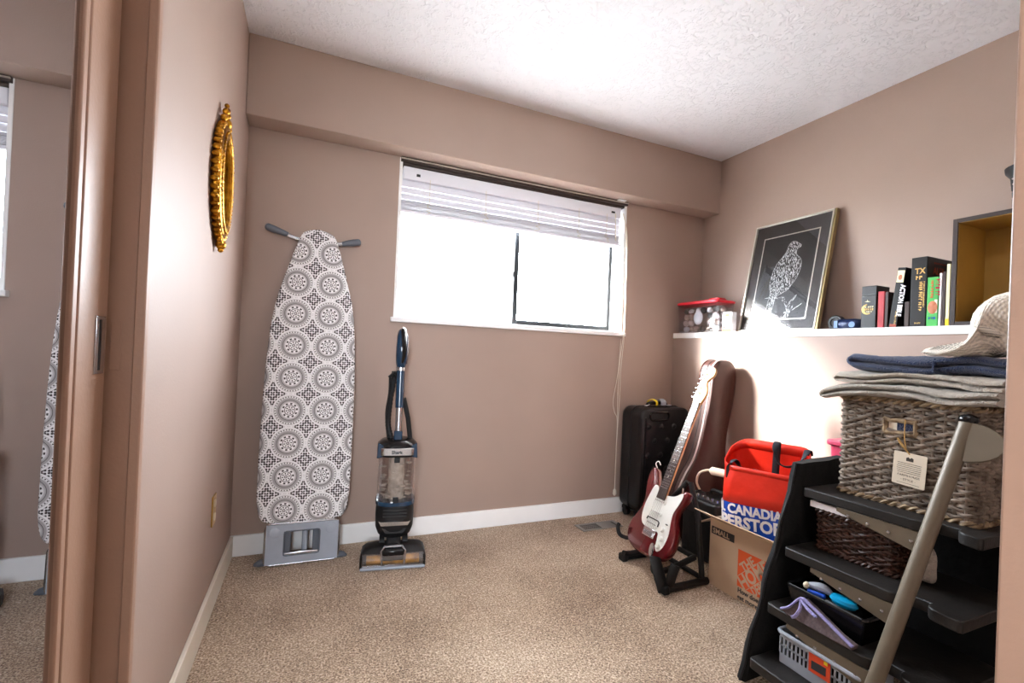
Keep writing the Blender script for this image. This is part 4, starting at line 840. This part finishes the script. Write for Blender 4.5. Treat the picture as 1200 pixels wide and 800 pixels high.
for zi in range(4):
    for yi in range(6):
        for xi in range(2):
            y = 2.36-.125+yi*.05+rnd.uniform(-.008, .008); x = 2.385+xi*.062+rnd.uniform(-.006, .006); z = LZ+.028+zi*.041
            big = (xi == 0 and yi == 3 and zi in (1, 2))
            if (xi == 0 and yi in (2, 3) and zi in (1, 2)) or (xi == 1 and yi > 0): continue
            m = rnd.choice(['shell', 'shell', 'shell_white', 'shell', 'case_tan', 'shell_blue' if yi < 3 else 'shell', 'charcoal'])
            o = MB().lathe([(.002, -.02), (.013, -.015), (.021, -.003), (.019, .01), (.010, .018), (.002, .02)], 10, Matrix.Translation((x, y, z)) @ Matrix.Rotation(rnd.uniform(0, 3), 4, 'X') @ Matrix.Rotation(rnd.uniform(0, 3), 4, 'Y') @ Matrix.Diagonal((1, rnd.uniform(.6, 1.1), 1, 1))).build('trinket', m)
            tag(o, '%s rounded trinket in the clear bin, %s layer, %s' % ({'shell': 'tan', 'shell_white': 'white', 'case_tan': 'pinkish', 'shell_blue': 'blue', 'charcoal': 'dark grey'}[m], ('bottom', 'second', 'third', 'top')[zi], 'at its picture end near the wall' if xi else ('nearest the picture', 'second from its picture end', 'third from its picture end', 'third from the window wall', 'second from the window wall', 'nearest the window wall')[yi]), 'trinket', 'trinkets in the clear bin')
o = thing('scallop_shell', 'large white ribbed shell inside the clear red lidded bin', 'shell', (2.362, 2.36, LZ+.10))
rg = []
for s_, xx in ((1, 0), (.8, -.008), (.45, -.013), (.05, -.015)): rg.append([(xx, (.040*math.cos(2*PI*q/40)*(1+.03*math.cos(q*PI)))*s_, (.046*math.sin(2*PI*q/40)*(1+.03*math.cos(q*PI)))*s_) for q in range(40)])
MB().loft(rg).build('valve', 'shell_white', o, sharp=1.5)

sb = thing('medicine_box', 'small upright white carton with orange print beside the bin', 'carton', (2.385, 2.125, LZ), .0)
box('carton', (-.02, -.034, 0), (.02, .034, .125), 'print_white', sb, .001)
MB().prism([(0, 0), (.068, 0), (.068, .02), (0, .02)], 0, .0006, FX((-.0202, .034, .0))).build('orange_band', 'orange_label', sb)
MB().prism(rrect(.034, .018, .006), 0, .0006, FX((-.0202, .0, .105))).build('orange_mark', 'orange_label', sb)
b = MB()
for k in range(5): b.box((-.022, .082-k*.011, 0), (.022-.006*(k % 2), .086-k*.011, .0006), FX((-.0202, 0, 0)))
b.box((-.028, .024, 0), (-.012, .036, .0006), FX((-.0202, 0, 0))); tag(b.build('print_lines', 'ink', sb), kind='stuff')

# framed bird print
fa = math.radians(11.2); fs_, fc = math.sin(fa), math.cos(fa)
fr = thing('framed_picture', 'framed black scratch drawing of a hawk on a branch', 'picture', M=axes((0, -1, 0), (fs_, 0, fc), (-fc, 0, fs_), (2.436, 1.85, LZ+.002)))
FW, FH = .476, .672
for n_, lo, hi in (('frame_side', (-FW/2, 0), (-FW/2+.008, FH)), ('frame_side', (FW/2-.008, 0), (FW/2, FH)), ('frame_rail', (-FW/2, 0), (FW/2, .008)), ('frame_rail', (-FW/2, FH-.008), (FW/2, FH))):
    box(n_, (*lo, .0), (*hi, .022), 'frame_silver', fr, .001)
box('frame_edge', (FW/2, .0, -.006), (FW/2+.012, FH, .018), 'frame_gold', fr, .001)
box('backing', (-FW/2+.006, .006, .002), (FW/2-.006, FH-.006, .010), 'matte_black', fr)
IW, IH, IV = .345, .52, .065
for lo, hi in (((-IW/2, IV), (-IW/2+.006, IV+IH)), ((IW/2-.006, IV), (IW/2, IV+IH)), ((-IW/2, IV), (IW/2, IV+.006)), ((-IW/2, IV+IH-.006), (IW/2, IV+IH))): box('inner_fillet', (*lo, .0095), (*hi, .0115), 'frame_silver', fr)
pt_ = box('print', (-IW/2+.006, IV+.006, .0095), (IW/2-.006, IV+IH-.006, .0108), 'print_black', fr)
body = [(.035, .47), (.06, .455), (.075, .445), (.07, .435), (.055, .43), (.055, .40), (.085, .375), (.095, .34), (.085, .29), (.06, .25), (.035, .22), (.0, .205), (-.03, .19), (-.035, .14), (-.05, .09), (-.075, .09), (-.075, .15), (-.068, .21), (-.08, .25), (-.078, .31), (-.06, .36), (-.03, .395), (-.01, .42), (.0, .455), (.015, .47)]
body = [(x, .08+(y-.085)*1.17) for x, y in body]
def inside(p, P):
    c = False; n = len(P)
    for i in range(n):
        (x1, y1), (x2, y2) = P[i], P[i-1]
        if (y1 > p[1]) != (y2 > p[1]) and p[0] < (x2-x1)*(p[1]-y1)/(y2-y1)+x1: c = not c
    return c
b = MB(); rnd = random.Random(11)
def stroke(x, y, a, l, w):
    dx, dy = math.cos(a)*l/2, math.sin(a)*l/2; nx, ny = -math.sin(a)*w/2, math.cos(a)*w/2
    b.add([(x-dx, y-dy, .0112), (x+nx, y+ny, .0112), (x+dx, y+dy, .0112), (x-nx, y-ny, .0112)], [(0, 1, 2, 3)])
cnt = 0
while cnt < 760:
    x, y = rnd.uniform(-.09, .1), rnd.uniform(.08, .54)
    if not inside((x, y), body): continue
    cnt += 1; base = -PI/2+.25*math.sin(x*40) + (.35 if x < -.02 else -.3 if x > .05 else 0); stroke(x, y, base+rnd.uniform(-.35, .35), rnd.uniform(.008, .018), rnd.uniform(.0014, .0036))
dn = [(p.x, p.y) for p in catmull([(x, y, 0) for x, y in body], 4, True)]
for i in range(len(dn)):
    (x1, y1), (x2, y2) = dn[i-1], dn[i]; stroke((x1+x2)/2, (y1+y2)/2, math.atan2(y2-y1, x2-x1), math.hypot(x2-x1, y2-y1)*1.3, .0025)
for (x1, y1), (x2, y2), wd_ in (((-.095, .205), (.03, .195), .012), ((.02, .19), (.075, .10), .018), ((.06, .155), (.10, .205), .012), ((.055, .07), (.075, .14), .03), ((.09, .12), (.135, .15), .003), ((-.04, .20), (-.05, .08), .02), ((.03, .07), (.06, .12), .02)):
    for k in range(26):
        t_ = rnd.random(); o_ = rnd.uniform(-.5, .5)*wd_; a = math.atan2(y2-y1, x2-x1); stroke(x1+(x2-x1)*t_-math.sin(a)*o_, y1+(y2-y1)*t_+math.cos(a)*o_, a+rnd.uniform(-.2, .2), rnd.uniform(.012, .025), .0018)
tag(b.build('bird_drawing', 'scratch_white', pt_, smooth=False), kind='stuff')
box('glass', (-FW/2+.008, .008, .0135), (FW/2-.008, FH-.008, .0150), 'picture_glass', fr)
box('backing_foot', (-.02, .0, -.012), (.02, .3, .002), 'charcoal', fr)

# books: spine faces -x, thickness along y
def book(label, yl, yr, h, m, lean=0., depth=.165, xs=2.362, name='book', pages='pages', group=None):
    t_ = yl-yr; r = thing(name, label, 'book', (xs, yl, LZ+.0012 + (math.sin(lean)*0)), 0)
    r.rotation_euler = (lean, 0, 0)
    box('spine', (0, -t_, 0), (.003, 0, h), m, r, .0015); box('cover', (.002, -.0025, 0), (depth, 0, h), m, r, .0008); box('cover', (.002, -t_, 0), (depth, -t_+.0025, h), m, r, .0008)
    box('page_block', (.003, -t_+.0026, .003), (depth-.004, -.0026, h-.003), pages, r)
    return r
RD = lambda y, z, x=-.0008: axes((0, 0, -1), (0, -1, 0), (-1, 0, 0), (x, y, z))       # lettering that reads down a spine
bxk = thing('gift_box', 'black upright box with a gold round emblem on the ledge', 'box', (2.362, 1.357, LZ))
box('body', (0, -.062, 0), (.10, 0, .196), 'cover_black', bxk, .002); box('lid_seam', (-.0006, -.0625, .15), (.1005, .0005, .152), 'black_gloss', bxk)
cr = [(.024*math.cos(math.radians(t_)), .024*math.sin(math.radians(t_))) for t_ in range(95, 300, 12)] + [(.004+.019*math.cos(math.radians(t_)), .001+.020*math.sin(math.radians(t_))) for t_ in range(295, 95, -12)]
em = MB().prism(cr, 0, .0008, FX((-.0004, -.026, .088))).build('emblem', 'gold_ink', bxk)
scribble('emblem_print', .036, .009, FX((-.0006, -.014, .094)), 'cover_cream', em, 21); scribble('emblem_print', .042, .011, FX((-.0006, -.012, .081)), 'gold_ink', em, 22); scribble('emblem_print', .03, .006, FX((-.0006, -.016, .073)), 'cover_cream', em, 23)
MB().prism([(-.012, 0), (-.002, .002), (0, .010), (.002, .002), (.014, -.002), (.002, -.002), (-.002, -.002)], 0, .0008, FX((-.0004, -.026, .124))).build('emblem_star', 'cover_cream', bxk)
r = book('red book beside the black emblem box', 1.288, 1.262, .165, 'cover_red')
r = book('thin dark brown book between the red book and the comic bible', 1.259, 1.247, .160, 'cover_brown')
r = book('leaning black book with white ACTION BIBLE lettering', 1.243, 1.213, .265, 'cover_black', math.radians(-0))
r.rotation_euler = (math.radians(6.5), 0, 0)
text('lettering', 'ACTION BIBLE', .026, RD(-.023, .19), 'print_white', r, .03, .0005, .82)
MB().box((-.0008, -.029, .20), (0, -.002, .252)).build('cover_picture', 'cover_cream', r); MB().ball((-.0008, -.015, .222), (.001, .008, .012), 10).build('picture_figure', 'skin_print', r)
scribble('small_print', .055, .008, RD(-.018, .072), 'gold_ink', r, 3); MB().box((-.0008, -.029, .004), (0, -.004, .016)).build('colophon', 'red_ink', r)
r = book('low dark book between the leaning black book and the tall black book', 1.183, 1.166, .11, 'cover_brown')
r = book('tall thick black book with gold spine lettering', 1.163, 1.107, .296, 'cover_black', depth=.20)
text('lettering', 'TX', .034, FX((-.0008, -.014, .225)), 'gold_ink', r, .02, .0005, .8); scribble('small_print', .022, .018, FX((-.0008, -.018, .2)), 'gold_ink', r, 12)
scribble('small_print', .125, .013, RD(-.030, .19), 'gold_ink', r, 4); scribble('small_print', .11, .007, RD(-.044, .19), 'gold_ink', r, 5); scribble('small_print', .02, .006, FX((-.0008, -.018, .012)), 'gold_ink', r, 8); scribble('small_print', .09, .008, axes((1, 0, 0), (0, 0, 1), (0, -1, 0), (.05, -.0568, .268)), 'red_ink', r, 9)
FN = lambda u, v: axes((1, 0, 0), (0, 0, 1), (0, -1, 0), (u, -.0568, v))
text('lettering', 'ALER', .042, FN(.045, .225), 'red_ink', r, .01, .0005, .9); MB().prism([(.05, 0), (.10, .012), (.13, .03), (.09, .03), (.06, .02)], 0, .0006, FN(0, .185)).build('cover_mark', 'red_ink', r)
r = book('green picture book with brown print on its spine', 1.104, 1.066, .205, 'cover_green')
MB().lathe([(.001, 0), (.017, 0), (.016, .0008), (.001, .001)], 16, FX((-.0002, -.020, .078)) @ Matrix.Diagonal((1, 1.6, 1, 1))).build('spine_picture', 'skin_print', r)
scribble('title_print', .075, .016, RD(-.028, .195), 'cover_red', r, 6); scribble('title_print', .07, .010, RD(-.012, .19), 'orange_label', r, 10); scribble('small_print', .024, .012, FX((-.0008, -.008, .028)), 'bag_blue', r, 7)
MB().box((-.0006, -.036, .055), (0, -.026, .11)).build('spine_patch', 'pages', r)
r = book('thin white book right of the green book', 1.0635, 1.0555, .218, 'print_white')
r = book('thin dark brown book left of the cream book', 1.053, 1.0425, .222, 'cover_brown')
r = book('thin cream book with yellow foot beside the wooden cube', 1.0405, 1.0285, .252, 'cover_cream')
MB().box((-.0007, -.0118, 0), (0, -.0002, .028)).build('spine_foot', 'yellow', r)
bp = thing('foil_packet', 'small dark blue foil packet on the ledge', 'packet', (2.385, 1.425, LZ))
MB().loft([[(x*s_, y, .004+.02*1+z*s_) for x, z in ((-.022, -.02), (-.026, 0), (-.022, .02), (0, .027), (.022, .02), (.026, 0), (.022, -.02), (0, -.023))] for y, s_ in ((-.066, .25), (-.056, .8), (-.03, 1), (.0, .95), (.03, 1), (.05, .8), (.06, .3))]).build('pouch', 'blue_foil', bp, sharp=1.2)
MB().lathe([(.012, 0), (.014, .0006)], 16, FX((-.026, -.03, .02))).build('round_mark', 'shell_blue', bp); MB().box((-.0268, .035, .006), (-.024, .052, .04)).build('light_panel', 'shell_blue', bp)
ro = thing('black_lens_cap', 'round black object behind the blue packet on the ledge', 'cap', (2.45, 1.52, LZ))
MB().lathe([(.002, -.016), (.034, -.016), (.038, -.010), (.038, .012), (.034, .016), (.002, .014)], 24, FX((0, 0, .038))).build('disc', 'black', ro)
MB().lathe([(.026, .015), (.026, .02), (.022, .02), (.022, .014)], 24, FX((0, 0, .038))).build('ring', 'charcoal', ro)

cu = thing('wooden_cube_shelf', 'open wooden cube shelf with dark outside on the ledge', 'shelf', (2.352, .80, LZ))
cy0, cy1, chh, cdp, tk_ = -.215, .222, .428, .222, .016
box('side', (0, cy1-tk_, 0), (cdp, cy1, chh), 'wood_dark', cu, .001); box('side', (0, cy0, 0), (cdp, cy0+tk_, chh), 'wood_dark', cu, .001)
box('top', (0, cy0+tk_, chh-tk_), (cdp, cy1-tk_, chh), 'wood_dark', cu, .001); box('bottom', (0, cy0+tk_, 0), (cdp, cy1-tk_, tk_), 'wood_dark', cu, .001)
box('side_lining', (.006, cy1-tk_-.002, tk_), (cdp-.008, cy1-tk_+.0, chh-tk_), 'wood_in', cu); box('top_lining', (.006, cy0+tk_, chh-tk_-.002), (cdp-.008, cy1-tk_, chh-tk_), 'wood_in', cu)
box('back_panel', (cdp-.01, cy0+tk_, tk_), (cdp, cy1-tk_, chh-tk_), 'wood_in', cu); box('side_lining', (.006, cy0+tk_, tk_), (cdp-.008, cy0+tk_+.002, chh-tk_), 'wood_in', cu)
hc = thing('baseball_cap', 'black fabric cap lying inside the wooden cube', 'cap', (2.47, .90, LZ+tk_+.001))
MB().loft([[(.075*s_*math.cos(a)+ox, .085*s_*math.sin(a), z) for a in [2*PI*k/20 for k in range(20)]] for s_, z, ox in ((.9, 0, 0), (1, .02, 0), (.98, .05, 0), (.85, .075, .005), (.5, .088, .01), (.05, .09, .01))]).build('crown', 'black_fabric', hc, sharp=1.3)
MB().prism([(-.06, -.06), (-.10, -.04), (-.112, 0), (-.10, .04), (-.06, .06)], .008, .012).build('brim', 'black_fabric', hc)
pp_ = thing('planter_pot', 'black perforated plastic pot on top of the wooden cube', 'pot', (2.44, .815, LZ+chh+.001))
MB().lathe([(.05, 0), (.06, .004), (.072, .13), (.086, .15), (.088, .165), (.078, .165), (.066, .13), (.052, .01), (.002, .008)], 28).build('pot', 'black', pp_)
hb = MB().ball((0, 0, 0), .0035, 6).build('vent_hole', 'shell', pp_); k0 = True
for zz in (.05, .075, .10, .12):
    for k in range(12):
        a = 2*PI*(k+.5*(zz > .08))/12; rr = .060+.012*(zz-.004)/.126
        o = hb if k0 else dup(hb, pp_); k0 = False
        o.matrix_local = Matrix.Translation((rr*math.cos(a), rr*math.sin(a), zz))
wv = thing('woven_ornament', 'dark woven ornament standing in the black pot', 'ornament', (2.44, .80, LZ+chh+.05))
MB().lathe([(.03, 0), (.04, .05), (.055, .12), (.06, .17), (.05, .21), (.02, .225), (.002, .226)], 16).build('core', 'wicker_dark', wv)
b = MB()
for k in range(12):
    b.tube([((.045+.02*math.sin(i/12*PI*.9))*math.cos(k*PI/6+i*.18), (.045+.02*math.sin(i/12*PI*.9))*math.sin(k*PI/6+i*.18), .03+i*.016) for i in range(12)], .005, 5)
tag(b.build('weave', 'black', wv), kind='stuff')
